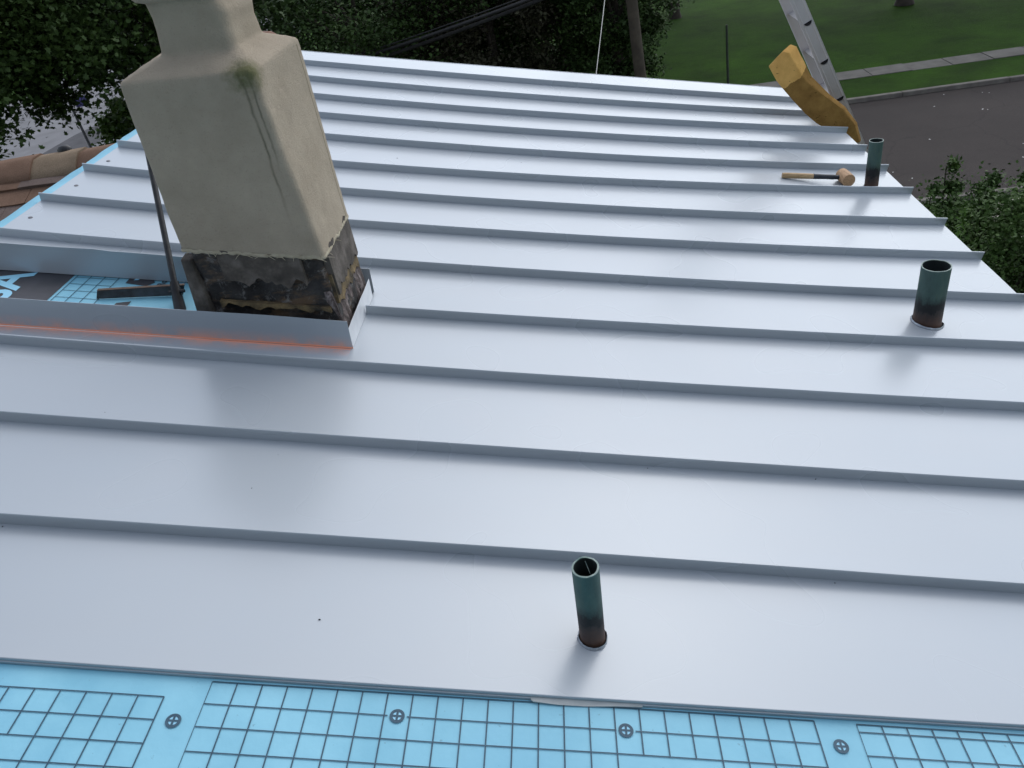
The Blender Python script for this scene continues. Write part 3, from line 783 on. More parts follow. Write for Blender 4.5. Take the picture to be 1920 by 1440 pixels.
# rough flared mortar on the right side
mb = MB(); rings = []
for z, ox in ((0.11, 0.030), (0.16, 0.034), (0.21, 0.028), (0.26, 0.018), (0.31, 0.010), (0.345, -0.004)):
    r = []
    for j in range(41):
        b = BY0 - 0.006 + (BY1 - BY0 + 0.012) * j / 40
        nn = noise.noise(Vector((b * 24, z * 24, 3))) * 0.010 + noise.noise(Vector((b * 60, z * 60, 3))) * 0.006
        r.append(Vector((BX1 + ox * 0.62 + nn * 0.8 - 0.004, b, z + 0.006 * noise.noise(Vector((b * 40, z, 7))))))
    r += [Vector((BX1 - 0.03, BY1, z)), Vector((BX1 - 0.03, BY0, z))]
    rings.append(r)
mb.rings(rings).build('side_mortar', M['sidemortar'], chim, smooth=True)
# board-like tarred strip at the foot's left corner
mb = MB()
mb.hexa([(-1.185, 1.44, 0.20), (-1.098, 1.425, 0.19), (-1.10, 1.50, 0.19), (-1.19, 1.52, 0.20), (-1.160, 1.455, 0.535), (-1.118, 1.44, 0.53), (-1.11, 1.50, 0.53), (-1.165, 1.52, 0.535)])
bevel(mb.build('corner_strip', M['parging'], chim), 0.006)
# torn lath strands along the stucco's lower edge
rr = random.Random(9)
mb = MB()
for k_ in range(34):
    if rr.random() < 0.62: a, b = rr.uniform(CX0 + 0.03, CX1), CY0 - 0.002
    else: a, b = CX1 + 0.002, rr.uniform(CY0, CY1)
    z = 0.484 - (a - CX1) * 0.19
    p = Vector((a, b, z)); q = p + Vector((rr.uniform(-0.03, 0.03), rr.uniform(-0.006, 0.002), rr.uniform(-0.018, 0.004)))
    mb.tube([p, (p + q) / 2 + Vector((0, -0.002, 0.002)), q], [0.0016, 0.0012, 0.0006], 5)
tag(mb.build('lath_strands', M['stucco_edge'], chim), kind='stuff')
# broken lip of stucco
mb = MB(); rings = []
ring0 = densify(rrect(CX0, CX1, CY0, CY1, 0.02, 6), 0.010)
for off, dz_ in ((0.0005, 0.010), (0.0035, 0.002), (0.001, -0.004), (-0.008, -0.002)):
    r = []
    for a, b in ring0:
        cxm, cym = (CX0 + CX1) / 2, (CY0 + CY1) / 2; L = math.hypot(a - cxm, b - cym)
        jz = 0.006 * noise.noise(Vector((a * 50, b * 50, 1))); jo = 0.004 * noise.noise(Vector((a * 60, b * 60, 4)))
        r.append(Vector((a + (a - cxm) / L * (off + jo), b + (b - cym) / L * (off + jo), 0.482 - (a - CX1) * 0.19 + dz_ + jz)))
    rings.append(r)
mb.rings(rings, False, False).build('broken_edge', M['stucco_edge'], chim)

# ------------------------------------------------------------------ neighbouring shingle roof beyond the ridge
nb = empty('shingle_roof', (-6.5, 3.75, GZ), 'brown asphalt shingle roof of the adjoining wing, beyond the blue edge', 'roof')
RYY, RZZ, SL = 3.78, 0.365, math.radians(25)
def SP(x, dsl, up=0.0):      # distance down the near slope from the ridge, height above it
    return (x, RYY - dsl * math.cos(SL) - up * math.sin(SL) * 1.0, RZZ - dsl * math.sin(SL) + up * math.cos(SL))
mb = MB(); mb.add([SP(-12, 0), SP(-2.50, 0), SP(-2.50, 4.2), SP(-12, 4.2), (-12, RYY + 3.8, RZZ - 1.77), (-2.50, RYY + 3.8, RZZ - 1.77)], [(0, 1, 2, 3)[::-1], (0, 4, 5, 1)[::-1]])
mb.build('roof_base', SH[2], nb)
MB().box(-11.8, -2.6, 0.3, 7.2, GZ, -1.5).build('wall', M['wall'], nb)
rr = random.Random(21)
def shingle(x0, x1, d0, d1, th, mat, name='shingle'):
    mb = MB(); k = 4; top = []; bot = []
    for j in range(k + 1):
        q = j / k; a = x0 + (x1 - x0) * q
        w1 = 0.004 * noise.noise(Vector((a * 9, d0 * 9, 1)))
        top.append(SP(a, d0, 0.006)); bot.append(SP(a, d1 + w1, th + 0.004 * noise.noise(Vector((a * 6, d1 * 5, 2)))))
    low = [SP(a_[0], d1, 0.0015) for a_ in bot]
    n1 = k + 1; vs = top + bot + low
    fs = [(j, j + 1, n1 + j + 1, n1 + j)[::-1] for j in range(k)] + [(n1 + j, n1 + j + 1, 2 * n1 + j + 1, 2 * n1 + j)[::-1] for j in range(k)]
    fs += [(0, n1, 2 * n1), (k, 2 * n1 + k, n1 + k)]
    mb.add(vs, fs); return mb.build(name, mat, nb)
for row in range(7):
    x = -2.52 - rr.uniform(0, 0.2)
    d1 = 0.235 + row * 0.135
    while x > -5.6:
        w_ = rr.uniform(0.22, 0.36)
        shingle(x - w_ + 0.004, x, d1 - 0.16, d1, 0.022 + rr.uniform(-0.003, 0.006), SH[rr.choice([0, 1, 2, 2, 1])])
        x -= w_
x = -2.52; kk_ = 0
while x > -6.2:          # rounded ridge caps
    w_ = 0.31; mb = MB(); rings = []
    for q in (0, 0.5, 1):
        a = x - w_ * q - 0.03 * q; lift = 0.012 * (1 - q) + rr.uniform(0, 0.002)
        r = []
        for d_, up in ((0.165, 0.020), (0.12, 0.036), (0.07, 0.046), (0.025, 0.050)): r.append(Vector(SP(a, d_, up + lift)))
        for d_, up in ((0.025, 0.050), (0.08, 0.044), (0.15, 0.024)):
            s_ = SP(a, d_, up + lift); r.append(Vector((s_[0], 2 * RYY - s_[1], s_[2])))
        r += [r[-1] + Vector((0, 0, -0.02)), r[0] + Vector((0, 0.0, -0.016))]
        rings.append(r)
    o = mb.rings(rings).build('ridge_cap', SH[[1, 0, 1, 0, 2, 0, 1][kk_ % 7]], nb); autosmooth(o, 60)
    x -= w_; kk_ += 1
mb = MB(); p0 = Vector((-2.98, RYY + 0.06, RZZ + 0.04)); q = [(math.cos(a), math.sin(a)) for a in np.linspace(0, 2 * math.pi, 14, endpoint=False)]
mb.rings([[p0 + Vector((r * a * 1.5, r * b, z)) for a, b in q] for z, r in ((-0.05, 0.03), (0.012, 0.032), (0.028, 0.022), (0.034, 0.006))]); mb.build('ridge_vent', M['black_iron'], nb, smooth=True)

# ------------------------------------------------------------------ vent pipes
def ring_pts(c, r, k, n0, jitter=0.0, seed=0.0):
    return None
def vent_pipe(u, v, dia, h, label, seed, tilt=(0, 0)):
    b = Vector(RP(u, v, 0.0)); root = empty('vent_pipe', b, label, 'pipe', 'copper vent pipes through the roof')
    k = 36; R = dia / 2; ri = R - 0.004
    top = b + Vector((tilt[0], tilt[1], h))
    def ring(p, r, jz=0.0, jr=0.0):
        out = []
        for j in range(k):
            q = 2 * math.pi * j / k
            nz = noise.noise(Vector((math.cos(q) * 1.7 + seed, math.sin(q) * 1.7, p.z * 6)))
            out.append(p + Vector((math.cos(q) * (r + jr * nz), math.sin(q) * (r + jr * nz), jz * noise.noise(Vector((math.cos(q) * 2.5, math.sin(q) * 2.5 + seed, 2))))))
        return out
    mb = MB(); zs = np.linspace(-0.06, 1, 12)
    mb.rings([ring(b + (top - b) * z, R * (1 + 0.01 * (z > 0.95)), 0.0, 0.0012) for z in zs], False, False)
    mb.build('barrel', pipe_material('patina_pipe', b.z, h, seed), root, smooth=True)
    mb = MB(); mb.rings([ring(b + (top - b) * z, ri, 0.0, 0.0008) for z in zs][::-1], False, True); mb.build('bore', M['pipe_bore'], root, smooth=True)
    mb = MB(); mb.rings([ring(top, R * 1.01, 0.0, 0.0012), ring(top + Vector((0, 0, 0.0022)), R * 1.005, 0.002, 0.0012), ring(top + Vector((0, 0, 0.0022)), ri, 0.002, 0.0008), ring(top, ri, 0.0, 0.0008)], False, False)
    mb.build('rim', M['rim'], root)
    def rr_(r0, n0, jr, jn, sd):
        out = []
        for j in range(k):
            q = 2 * math.pi * j / k
            a = noise.noise(Vector((math.cos(q) * 2.2 + sd, math.sin(q) * 2.2, 1))) ; c = noise.noise(Vector((math.cos(q) * 4.2 + sd, math.sin(q) * 4.2, 4)))
            r_ = r0 * (1 + jr * a + jr * 0.5 * c)
            out.append(Vector(RP(u + r_ * math.cos(q), v + r_ * math.sin(q) - 0.002, n0 + jn * (a + c))))
        return out
    mb = MB(); mb.rings([rr_(R * 1.17, 0.0025, 0.03, 0, seed), rr_(R * 0.9, 0.0025, 0, 0, seed)], False, False); mb.build('gap', M['black'], root)
    mb = MB(); mb.rings([rr_(R * 1.20, 0.0016, 0.06, 0.0, seed), rr_(R * 1.17, 0.005, 0.05, 0.002, seed), rr_(R * 1.13, 0.0085, 0.05, 0.0035, seed), rr_(R * 1.115, 0.0075, 0.05, 0.0035, seed), rr_(R * 1.14, 0.0018, 0.05, 0.0, seed)], False, False)
    mb.build('cut_collar', M['collar'], root)
    return root
vent_pipe(0.1943, 0.1795, 0.062, 0.245, 'slim green and black vent pipe nearest the viewer, by the blue membrane', 1.3, (0.006, 0.0))
vent_pipe(1.7074, 1.9047, 0.112, 0.264, 'widest green vent pipe with ragged black tar and brown foot', 4.1)
vent_pipe(2.0474, 3.5688, 0.078, 0.284, 'tall green vent pipe standing next to the wooden mallet', 7.7)
# sliver of torn copper inside the near pipe's mouth stays with that pipe
near_pipe = [o for o in COL.objects if o.name == 'vent_pipe'][0]
b = ROOT['vent_pipe']; mb = MB()
mb.tube([b + Vector((0.006, 0.018, 0.247)), b + Vector((0.010, 0.010, 0.236)), b + Vector((0.015, -0.004, 0.228))], [0.0006, 0.0009, 0.0004], 6); mb.build('burr', M['rim'], near_pipe)

# ------------------------------------------------------------------ things on the roof
# wooden mallet
hd = Vector(RP(1.8900, 3.600, 0.040)); root = empty('mallet', RP(1.89, 3.60, 0.0), 'wooden mallet with black grip lying on the metal roof', 'mallet')
V_ = Vector((0.06, -1.0, 0.0)).normalized(); N_ = Vector((SN, 0, CS)); U_ = Vector((CS, 0, -SN))
def disc(c, ax, r, k=28, sx=1.0):
    a = N_; b_ = ax.cross(a).normalized()
    return [c + (a * math.cos(2 * math.pi * j / k) + b_ * math.sin(2 * math.pi * j / k)) * r for j in range(k)]
mb = MB(); L = 0.118
mb.rings([disc(hd + V_ * L * t_, V_, r_) for t_, r_ in ((-0.5, 0.0345), (-0.485, 0.0375), (-0.3, 0.0385), (0.0, 0.0392), (0.3, 0.0385), (0.485, 0.0375), (0.5, 0.0345))])
autosmooth(mb.build('head', M['head'], root), 45)
p_end = Vector(RP(1.522, 3.632, 0.0165)); p_j = hd + (p_end - hd) * 0.0
def hpt(t_): return hd + (p_end - hd) * t_
mb = MB(); mb.tube([hpt(0.50), hpt(0.56), hpt(0.8), hpt(0.96), hpt(1.0)], [0.0150, 0.0165, 0.0172, 0.0168, 0.0150], 14); autosmooth(mb.build('handle', M['handle'], root), 50)
mb = MB(); mb.tube([hpt(-0.02), hpt(0.12), hpt(0.2), hpt(0.3), hpt(0.49), hpt(0.505)], [0.0125, 0.0128, 0.0150, 0.0140, 0.0160, 0.0172], 14); autosmooth(mb.build('grip', M['grip'], root), 50)

# yellow foam pad jammed between eave and ladder
root = None
PADF = [(1.6677, 4.7945, 0.0631), (1.7638, 4.7945, 0.1485), (1.8085, 4.7945, 0.1281), (1.932, 4.7843, -0.0782), (2.0895, 4.7742, -0.2134), (2.1963, 4.764, -0.3018), (2.2908, 4.7538, -0.4258), (2.3355, 4.7538, -0.561), (2.2949, 4.7538, -0.5631), (2.1505, 4.7538, -0.4777), (2.0133, 4.764, -0.376), (1.932, 4.7742, -0.2998), (1.8405, 4.7843, -0.1931), (1.7236, 4.7945, -0.0457)]
TH = [0.13, 0.13, 0.13, 0.10, 0.055, 0.05, 0.045, 0.04, 0.04, 0.045, 0.05, 0.06, 0.09, 0.12]
bm = bmesh.new()
fv = [bm.verts.new(p) for p in PADF]; bv = [bm.verts.new((p[0] + th * 0.62, p[1] + min(th, 0.12), p[2] + th * 0.10)) for p, th in zip(PADF, TH)]
bm.faces.new(fv[::-1]); bm.faces.new(bv)
for j in range(len(fv)): bm.faces.new((fv[j], fv[(j + 1) % len(fv)], bv[(j + 1) % len(fv)], bv[j]))
bmesh.ops.recalc_face_normals(bm, faces=bm.faces)
bmesh.ops.bevel(bm, geom=[e for e in bm.edges], offset=0.009, segments=2, profile=0.6, affect='EDGES', clamp_overlap=True)
bmesh.ops.triangulate(bm, faces=[f for f in bm.faces if len(f.verts) > 4])
bmesh.ops.subdivide_edges(bm, edges=[e for e in bm.edges if e.calc_length() > 0.05], cuts=3, use_grid_fill=True)
for v_ in bm.verts: v_.co += noise.noise_vector(v_.co * 16) * 0.0022 + noise.noise_vector(v_.co * 60) * 0.0010
bm.verts.ensure_lookup_table()
V3 = [v_.co.copy() for v_ in bm.verts]; F3 = [tuple(v_.index for v_ in f.verts) for f in bm.faces]; bm.verts.index_update()
F3 = [tuple(v_.index for v_ in f.verts) for f in bm.faces]; bm.free()
o = obj('foam_pad', V3, F3, M['foam'], None, (2.15, 4.72, -0.46)); autosmooth(o, 40)
tag(o, 'worn yellow foam wedge pad leaning between the roof edge and the ladder', 'foam pad')

# aluminium ladder
LY0, LY1 = 4.925, 5.345
LT = Vector((1.7720, 0, 0.56)); LDIR = Vector((0.4755, 0, -1.0)).normalized(); LW_ = Vector((-LDIR.z, 0, LDIR.x)); LW_ = Vector((1.0, 0, 0.4755)).normalized()
t_foot = (GZ - LT.z) / LDIR.z
foot = LT + LDIR * t_foot
lad = empty('ladder', (foot.x, 5.05, GZ), 'weathered aluminium ladder leaning on the eave behind the foam pad', 'ladder')
def rail(y, sgn):
    mb = MB(); W_ = 0.088; top = LT + LDIR * -0.75; bot = LT + LDIR * (t_foot - 0.05)
    prof = [(0, 0), (0.012, 0), (0.014, -0.002), (0.018, -0.002), (0.020, 0), (W_ - 0.020, 0), (W_ - 0.018, -0.002), (W_ - 0.014, -0.002), (W_ - 0.012, 0), (W_, 0), (W_, 0.026), (W_ - 0.004, 0.026), (W_ - 0.004, 0.004), (0.004, 0.004), (0.004, 0.026), (0, 0.026)]
    prof = [(a, b * sgn) for a, b in prof]
    mb.rings([[p + LW_ * a + Vector((0, y + b, 0)) for a, b in prof] for p in (top, bot)])
    return mb.build('rail', M['alu'], lad)
rail(LY0, 1); rail(LY1, -1)
t0 = (LT.z - 0.26) / -LDIR.z
k_ = -3
def dshape(c, r, y):
    out = []
    for j in range(13):
        q = math.pi * j / 12; out.append(c + LW_ * (-r * math.cos(q)) + LDIR * (r * 0.95 * math.sin(q)) + Vector((0, y, 0)))
    return out
while True:
    t_ = t0 + 0.305 * k_
    if t_ > t_foot - 0.15: break
    c = LT + LDIR * t_ + LW_ * 0.050 - LDIR * 0.008
    mb = MB(); mb.rings([dshape(c, 0.029, LY0 - 0.005), dshape(c, 0.029, LY1 + 0.005)], False, False)
    o = mb.build('rung', M['alu_bright'], lad)
    for yy_ in (LY0 - 0.003, LY1 + 0.003):
        mb = MB(); mb.add(dshape(c, 0.027, yy_), [tuple(range(13))]); mb.build('rung_opening', M['black'], o)
    k_ += 1
for y in (LY0, LY1):
    p = LT + LDIR * (t_foot - 0.02) + LW_ * 0.044
    bevel(MB().box(p.x - 0.07, p.x + 0.07, y - 0.03, y + 0.03, GZ, GZ + 0.05).build('foot', M['black_iron'], lad), 0.01)

# black rod behind the chimney, dark strip lying in the open bay
mb = MB()
r0 = Vector((-1.340, 1.619, roofz(-1.340) - 0.018)); r1 = Vector((-1.455, 2.03, 0.69)); r2 = r1 + (r1 - r0) * 0.45
mb.tube([r0, r0 + (r1 - r0) * 0.5, r1, r2], [0.0125, 0.012, 0.0115, 0.011], 12)
mb.tube([r0 + Vector((0, 0, -0.01)), r0 + (r1 - r0) * 0.20], [0.024, 0.017], 12)
mb.tube([r0 + (r1 - r0) * 0.13 + Vector((-0.03, 0, 0)), r0 + (r1 - r0) * 0.13 + Vector((0.035, 0, 0.0))], [0.007, 0.007], 8)
o = mb.build('iron_rod', M['black_iron'], None, tuple(r0)); autosmooth(o, 50)
tag(o, 'thin black iron rod standing in a clamp left of the chimney', 'rod')
root = empty('flashing_strip', RP(-1.56, 1.70, UN), 'dark tarred flashing strip lying on the blue underlayment by the rod', 'metal strip')
mb = MB()
A = [(-1.712, 1.665), (-1.40, 1.755)]
def sp(u, v, n): return RP(u, v, UN + n)
mb.hexa([sp(-1.712, 1.655, 0.004), sp(-1.395, 1.728, 0.006), sp(-1.395, 1.738, 0.006), sp(-1.712, 1.664, 0.004), sp(-1.706, 1.664, 0.036), sp(-1.385, 1.738, 0.046), sp(-1.385, 1.744, 0.046), sp(-1.706, 1.670, 0.036)])
bevel(mb.build('upright_leg', M['strip'], root), 0.0015)
mb = MB()
mb.hexa([sp(-1.706, 1.664, 0.037), sp(-1.385, 1.738, 0.047), sp(-1.385, 1.750, 0.049), sp(-1.706, 1.677, 0.039), sp(-1.706, 1.664, 0.0385), sp(-1.385, 1.738, 0.0485), sp(-1.385, 1.750, 0.0505), sp(-1.706, 1.677, 0.0405)])
bevel(mb.build('top_leg', M['strip_edge'], root), 0.001)
# sliver of pale scrap poking out from under the hem
mb = MB()
P = [(0.048, 0.0085), (0.054, 0.0045), (0.11, 0.0015), (0.17, 0.0025), (0.24, 0.0060), (0.30, 0.0085)]
mb.add([RP(a, b, UN + 0.006 + 0.002 * math.sin(a * 30)) for a, b in P] + [RP(a, 0.016, UN + 0.010) for a, b in P], [(j, j + 1, 7 + j, 6 + j) for j in range(5)])
mb.add([RP(a, b, UN + 0.004) for a, b in P] + [RP(a, b, UN + 0.006 + 0.002 * math.sin(a * 30)) for a, b in P], [(j, j + 1, 7 + j, 6 + j) for j in range(5)])
o = mb.build('plastic_scrap', M['plastic'], None, RP(0.17, 0.0, UN)); tag(o, 'pale sliver of scrap poking out under the near panel edge', 'scrap')
# tiny dirt crumbs on the sheets
rs = np.random.RandomState(3); mb = MB()
for k_ in range(22):
    i = rs.randint(0, 13); u = rs.uniform(-1.6, 2.1)
    if i in (3, 4) and u < -0.5: continue
    v = SV(i, u) + (SV(i + 1, u) - SV(i, u)) * (rs.uniform(0.05, 0.95) if rs.rand() < 0.5 else 0.97)
    r = rs.uniform(0.0010, 0.0024); c = Vector(RP(u, v, r * 0.5)); a = rs.uniform(0, 3.1)
    e = Vector((math.cos(a), math.sin(a), 0)) * r * rs.uniform(1, 2.2); f = Vector((-math.sin(a), math.cos(a), 0)) * r
    mb.add([c + e, c + f, c - e, c - f, c + Vector((0, 0, r)), c - Vector((0, 0, r))], [(0, 1, 4), (1, 2, 4), (2, 3, 4), (3, 0, 4), (1, 0, 5), (2, 1, 5), (3, 2, 5), (0, 3, 5)])
o = mb.build('dirt_crumbs', M['black_iron'], None, RP(0, 2, 0)); tag(o, 'tiny dark crumbs of dirt scattered over the metal sheets', 'crumbs', kind='stuff')

# ------------------------------------------------------------------ poles, wires
pole = empty('utility_pole', (2.68, 25.0, GZ), 'dark wooden utility pole by the trees behind the roof', 'utility pole')
mb = MB(); mb.tube([(2.68, 25.0, GZ - 0.1), (2.53, 25.0, -4.6), (2.30, 25.0, -1.0), (2.0, 25.0, 4.5)], [0.19, 0.18, 0.165, 0.14], 16); autosmooth(mb.build('shaft', M['pole_wood'], pole), 50)
mb = MB().box(0.9, 3.1, 24.8, 24.92, 3.6, 3.72); mb.build('crossarm', M['pole_wood'], pole)
def sag(a, b, dz, k=24):
    a, b = Vector(a), Vector(b)
    return [a + (b - a) * (j / k) - Vector((0, 0, dz * 4 * (j / k) * (1 - j / k))) for j in range(k + 1)]
ca, cb = Vector((-4.30, 25.2, -2.55)), Vector((1.12, 25.2, -2.38))
dirc = (cb - ca)
for j, (oz, lab) in enumerate(((0.0, 'upper thick black cable sagging before the dark trees'), (-0.24, 'lower thick black cable sagging before the dark trees'))):
    A = Vector((-9.5, 24.2 + j * 0.2, -3.35 + oz)); B = Vector((2.33, 25.0, -1.5 + oz * 0.4))
    mb = MB(); mb.tube(sag(A, B, 0.15), 0.055, 8); mb.tube([p + Vector((0, 0.05, 0.085)) for p in sag(A, B, 0.12)], 0.02, 6)
    o = mb.build('overhead_cable', M['cable'], None, tuple(A)); tag(o, lab, 'cable', 'cables on the utility pole')
mb = MB(); mb.tube(sag((0.47, 6.02, -0.30), (1.16, 11.5, 0.85), 0.02), 0.0036, 6); mb.tube(sag((1.16, 11.5, 0.85), (2.05, 25.0, 3.6), 0.12), 0.0036, 6)
o = mb.build('service_wire', M['pale_wire'], None, (0.47, 6.02, -0.30)); tag(o, 'thin pale service wire rising from the far roof edge', 'wire')
mb = MB(); mb.tube([(5.60, 26.6, GZ), (5.56, 26.6, -5.0), (5.53, 26.6, -3.98)], [0.045, 0.042, 0.036], 10); o = mb.build('garden_post', M['green_post'], None, (5.6, 26.6, GZ)); tag(o, 'slim dark post standing alone on the lawn', 'post')
sp_ = empty('sign_post', (-19.6, 30.2, GZ), 'slim post with a small blue panel by the side street', 'post')
mb = MB(); mb.tube([(-19.3, 30.0, GZ), (-19.75, 30.6, -3.6)], [0.06, 0.05], 8); mb.build('post', M['black_iron'], sp_)
MB().box(-19.62, -19.05, 30.75, 30.8, -4.25, -3.85).build('panel', M['blue_paint'], sp_)

# ------------------------------------------------------------------ trees
def leaf_cloud(rs, centers, radii, n, size, lobed=False, flat=0.5, zsq=0.7):
    idx = rs.randint(0, len(centers), n)
    c = centers[idx] + rs.normal(0, 1, (n, 3)) * radii[idx][:, None] * np.array([0.55, 0.55, 0.55 * zsq])
    nrm = rs.normal(0, 1, (n, 3)); nrm[:, 2] = np.abs(nrm[:, 2]) + flat
    nrm /= np.linalg.norm(nrm, axis=1)[:, None]
    t1 = np.cross(nrm, rs.normal(0, 1, (n, 3))); t1 /= np.linalg.norm(t1, axis=1)[:, None]
    t2 = np.cross(nrm, t1)
    s = size * rs.uniform(0.6, 1.35, n)
    if lobed:
        prof = [(-0.5, 0.0, 0), (-0.30, 0.42, .05), (-0.02, 0.24, 0), (0.18, 0.40, .04), (0.22, 0.14, 0), (0.62, 0.0, -.06), (0.22, -0.14, 0), (0.18, -0.40, .04), (-0.02, -0.24, 0), (-0.30, -0.42, .05)]
    else:
        prof = [(-0.5, 0.0, 0.0), (0.0, 0.30, 0.07), (0.55, 0.0, -0.05), (0.0, -0.30, 0.07)]
    vs = np.stack([c + (t1 * a + t2 * b + nrm * d_) * s[:, None] for a, b, d_ in prof], 1)
    k = len(prof)
    return vs.reshape(-1, 3), np.arange(n * k).reshape(n, k)
def tree(name, base, h, cz0, rx, ry, rz, mat, n, size, label, seed, lobed=False, clumps=70, group=None, trunk=0.2, cat='tree', crown_c=None, flat=0.5, nlimb=9):
    rs = np.random.RandomState(seed); base = Vector(base)
    root = empty(name, base, label, cat, group)
    cc = Vector(crown_c) if crown_c else base + Vector((0, 0, cz0))
    d = rs.normal(0, 1, (clumps, 3)); d /= np.linalg.norm(d, axis=1)[:, None]
    r = rs.uniform(0.25, 1.0, clumps) ** 0.45
    cen = np.array(cc) + d * r[:, None] * np.array([rx, ry, rz])
    rad = rs.uniform(0.16, 0.34, clumps) * min(rx, rz)
    vs, fs = leaf_cloud(rs, cen, rad, n, size, lobed, flat)
    obj('crown', vs, fs, mat, root)
    mb = MB(); top = cc + Vector((0, 0, rz * 0.35))
    mid = base + (top - base) * 0.5 + Vector((rs.uniform(-.1, .1) * h * 0.2, rs.uniform(-.1, .1) * h * 0.2, 0))
    mb.tube([base - Vector((0, 0, 0.1)), base + Vector((0, 0, 0.15)), base + (mid - base) * 0.5, mid, top], [trunk * 1.5, trunk * 1.15, trunk, trunk * 0.75, trunk * 0.25], 12)
    for q in range(nlimb):
        e = Vector(cen[rs.randint(0, clumps)]); st = base + (top - base) * rs.uniform(0.35, 0.8)
        m_ = (st + e) / 2 + Vector((0, 0, rs.uniform(0.05, 0.25) * rz * 0.5))
        mb.tube([st, m_, e], [trunk * 0.45, trunk * 0.28, trunk * 0.06], 7)
    autosmooth(mb.build('trunk', M['bark'], root), 60)
    return root
# big maple on the left, its lower fringe hanging over the side street
tree('maple_tree', (-14.2, 14.8, GZ), 9, 0, 3.6, 3.0, 3.0, M['leaf_dark'], 110000, 0.105, 'big dark maple tree at far left with leaves fringing the pale road', 5, True, 120, 'trees round the house', 0.22, crown_c=(-11.7, 14.2, 1.30))
tree('maple_tree', (-8.6, 17.5, GZ), 9, 0, 2.6, 2.8, 3.8, M['leaf_mid'], 26000, 0.14, 'dark leafy tree right behind the stucco chimney', 6, True, 80, 'trees round the house', 0.2, crown_c=(-8.6, 17.2, 0.9))
tree('leafy_bush', (-10.5, 18.0, GZ), 2.5, 0, 1.3, 1.2, 1.7, M['leaf_bright'], 11000, 0.11, 'small bright green bush beside the road post, left of the chimney', 7, True, 40, 'trees round the house', 0.08, 'bush', crown_c=(-10.55, 18.0, -3.55))
BT = [((-6.6, 27.5), 4.2, 3.2, 3.6, -2.6, M['leaf_mid'], 'dense deep green tree behind the roof, next to the chimney neck', 30000),
      ((-2.4, 29.0), 3.2, 3.0, 3.5, -2.6, M['leaf_purple'], 'dusky plum tinged tree under the sagging cables', 28000),
      ((0.3, 30.2), 2.6, 2.6, 3.4, -2.8, M['leaf_mid'], 'dark tree between the plum tinged tree and the utility pole', 26000),
      ((2.0, 27.2), 1.75, 1.7, 3.1, -2.8, M['leaf_dark'], 'narrow leafy tree growing round the utility pole', 20000)]
for k_, ((bx, by), rx, ry, rz, zc, mt, lab, nl) in enumerate(BT):
    tree('broadleaf_tree', (bx, by, GZ), 9, 0, rx, ry, rz, mt, nl, 0.15, lab, 30 + k_, False, 90, 'trees round the house', 0.2, crown_c=(bx, by, zc))
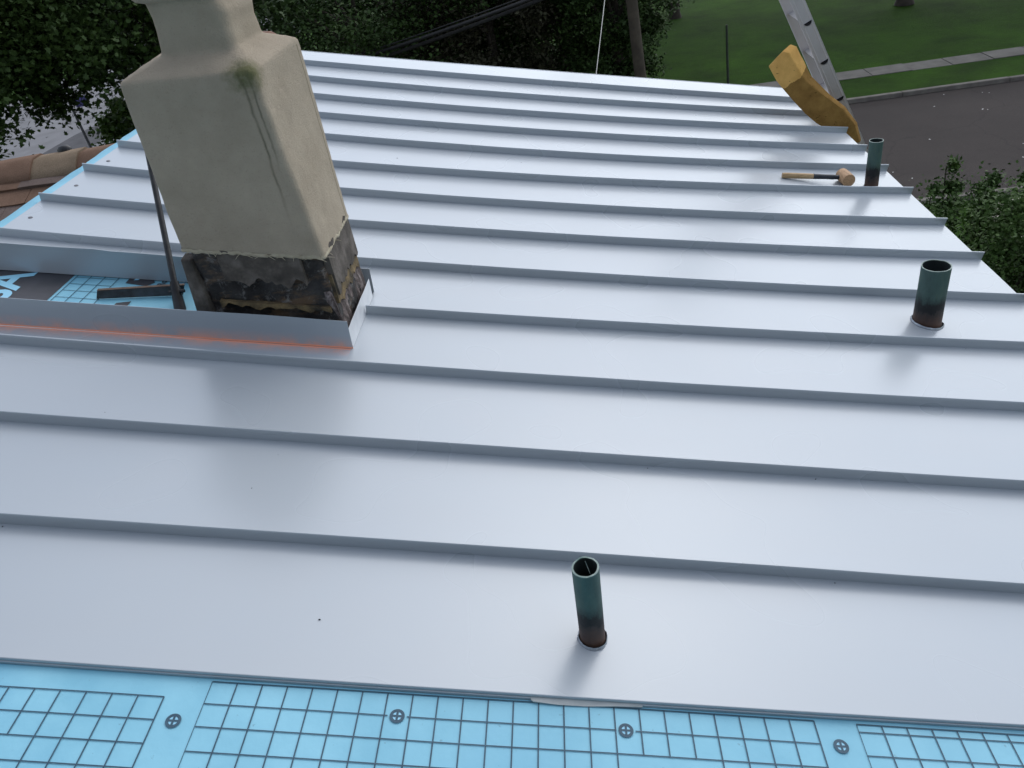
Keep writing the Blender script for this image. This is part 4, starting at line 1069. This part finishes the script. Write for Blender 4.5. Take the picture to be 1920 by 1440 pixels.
# thick dark hedge-like growth closing the view behind them
tree('broadleaf_tree', (-11.5, 33.5, GZ), 9, 0, 5.5, 3.0, 4.4, M['leaf_dark'], 30000, 0.19, 'wide dark tree far behind the chimney, at the back of the trees', 41, False, 120, 'trees round the house', 0.25, crown_c=(-11.5, 33.5, -2.2))
tree('broadleaf_tree', (-3.6, 35.0, GZ), 9, 0, 6.0, 3.0, 3.8, M['leaf_dark'], 34000, 0.19, 'wide dark tree at the very back, behind the cables', 42, False, 120, 'trees round the house', 0.25, crown_c=(-3.6, 35.0, -2.8))
tree('lawn_tree', (5.49, 38.9, GZ + 0.3), 12, 0, 4.6, 4.0, 3.0, M['leaf_mid'], 20000, 0.2, 'lawn tree left of the ladder, only its trunk shows at the top edge', 51, False, 90, 'trees on the lawn', 0.22, crown_c=(5.9, 39.5, 0.6))
tree('lawn_tree', (14.2, 34.6, GZ + 0.3), 12, 0, 5.0, 4.0, 2.8, M['leaf_mid'], 22000, 0.2, 'lawn tree right of the ladder, only its foot shows at the top edge', 52, False, 100, 'trees on the lawn', 0.26, crown_c=(14.4, 35.5, 0.4))
tree('lawn_tree', (23.5, 34.0, GZ + 0.3), 12, 0, 5.5, 4.5, 3.0, M['leaf_mid'], 22000, 0.2, 'lawn tree beyond the right edge that shades the lawn', 53, False, 100, 'trees on the lawn', 0.26, crown_c=(23.5, 34.5, 0.4))
# unseen tall trees, added behind the viewer to keep low light off the roof
for k_, (bx, by, tops) in enumerate([(-9.0, -11.0, 'left'), (-1.5, -12.5, 'middle'), (6.5, -11.5, 'right')]):
    tree('added_shade_tree', (bx, by, GZ), 14, 0, 4.6, 3.0, 7.0, M['leaf_mid'], 15000, 0.42, 'unseen tall tree added to block low light, %s one of three, out of view' % tops, 70 + k_, False, 120, 'added light-blocking trees', 0.3, crown_c=(bx, by, 1.8))
# shrub growing up beside the eave on the right
tree('tall_shrub', (5.7, 8.6, GZ), 4, 0, 1.9, 1.6, 1.75, M['leaf_shrub'], 80000, 0.046, 'tall glossy green shrub below the right eave beside the street', 61, True, 90, 'shrubs by the eave', 0.09, 'shrub', crown_c=(5.7, 8.1, -4.35))
rs = np.random.RandomState(62)
sh = empty('upright_shrub', (5.2, 9.4, GZ), 'shrub with upright pointed sprigs at the kerb, right of the roof corner', 'shrub')
cen = []; rad = []; mb = MB()
for k_ in range(22):
    a = rs.uniform(-0.15, 2.3); b = rs.uniform(-0.7, 0.9); top = -2.78 - rs.uniform(0, 0.8) - 0.06 * abs(a)
    p = Vector((5.2 + a, 9.2 + b, GZ)); 
    mb.tube([p, (p.x, p.y, (top + GZ) / 2), (p.x + rs.uniform(-.1, .1), p.y, top)], [0.03, 0.02, 0.006], 6)
    for z in np.linspace(-5.6, top, 9): cen.append((p.x, p.y, z)); rad.append(0.20 * (1.15 - 0.75 * (z + 5.6) / (top + 5.6)))
vs, fs = leaf_cloud(rs, np.array(cen), np.array(rad), 56000, 0.044, True, 0.4, 1.2)
obj('crown', vs, fs, M['leaf_shrub'], sh); mb.build('trunk', M['bark'], sh)
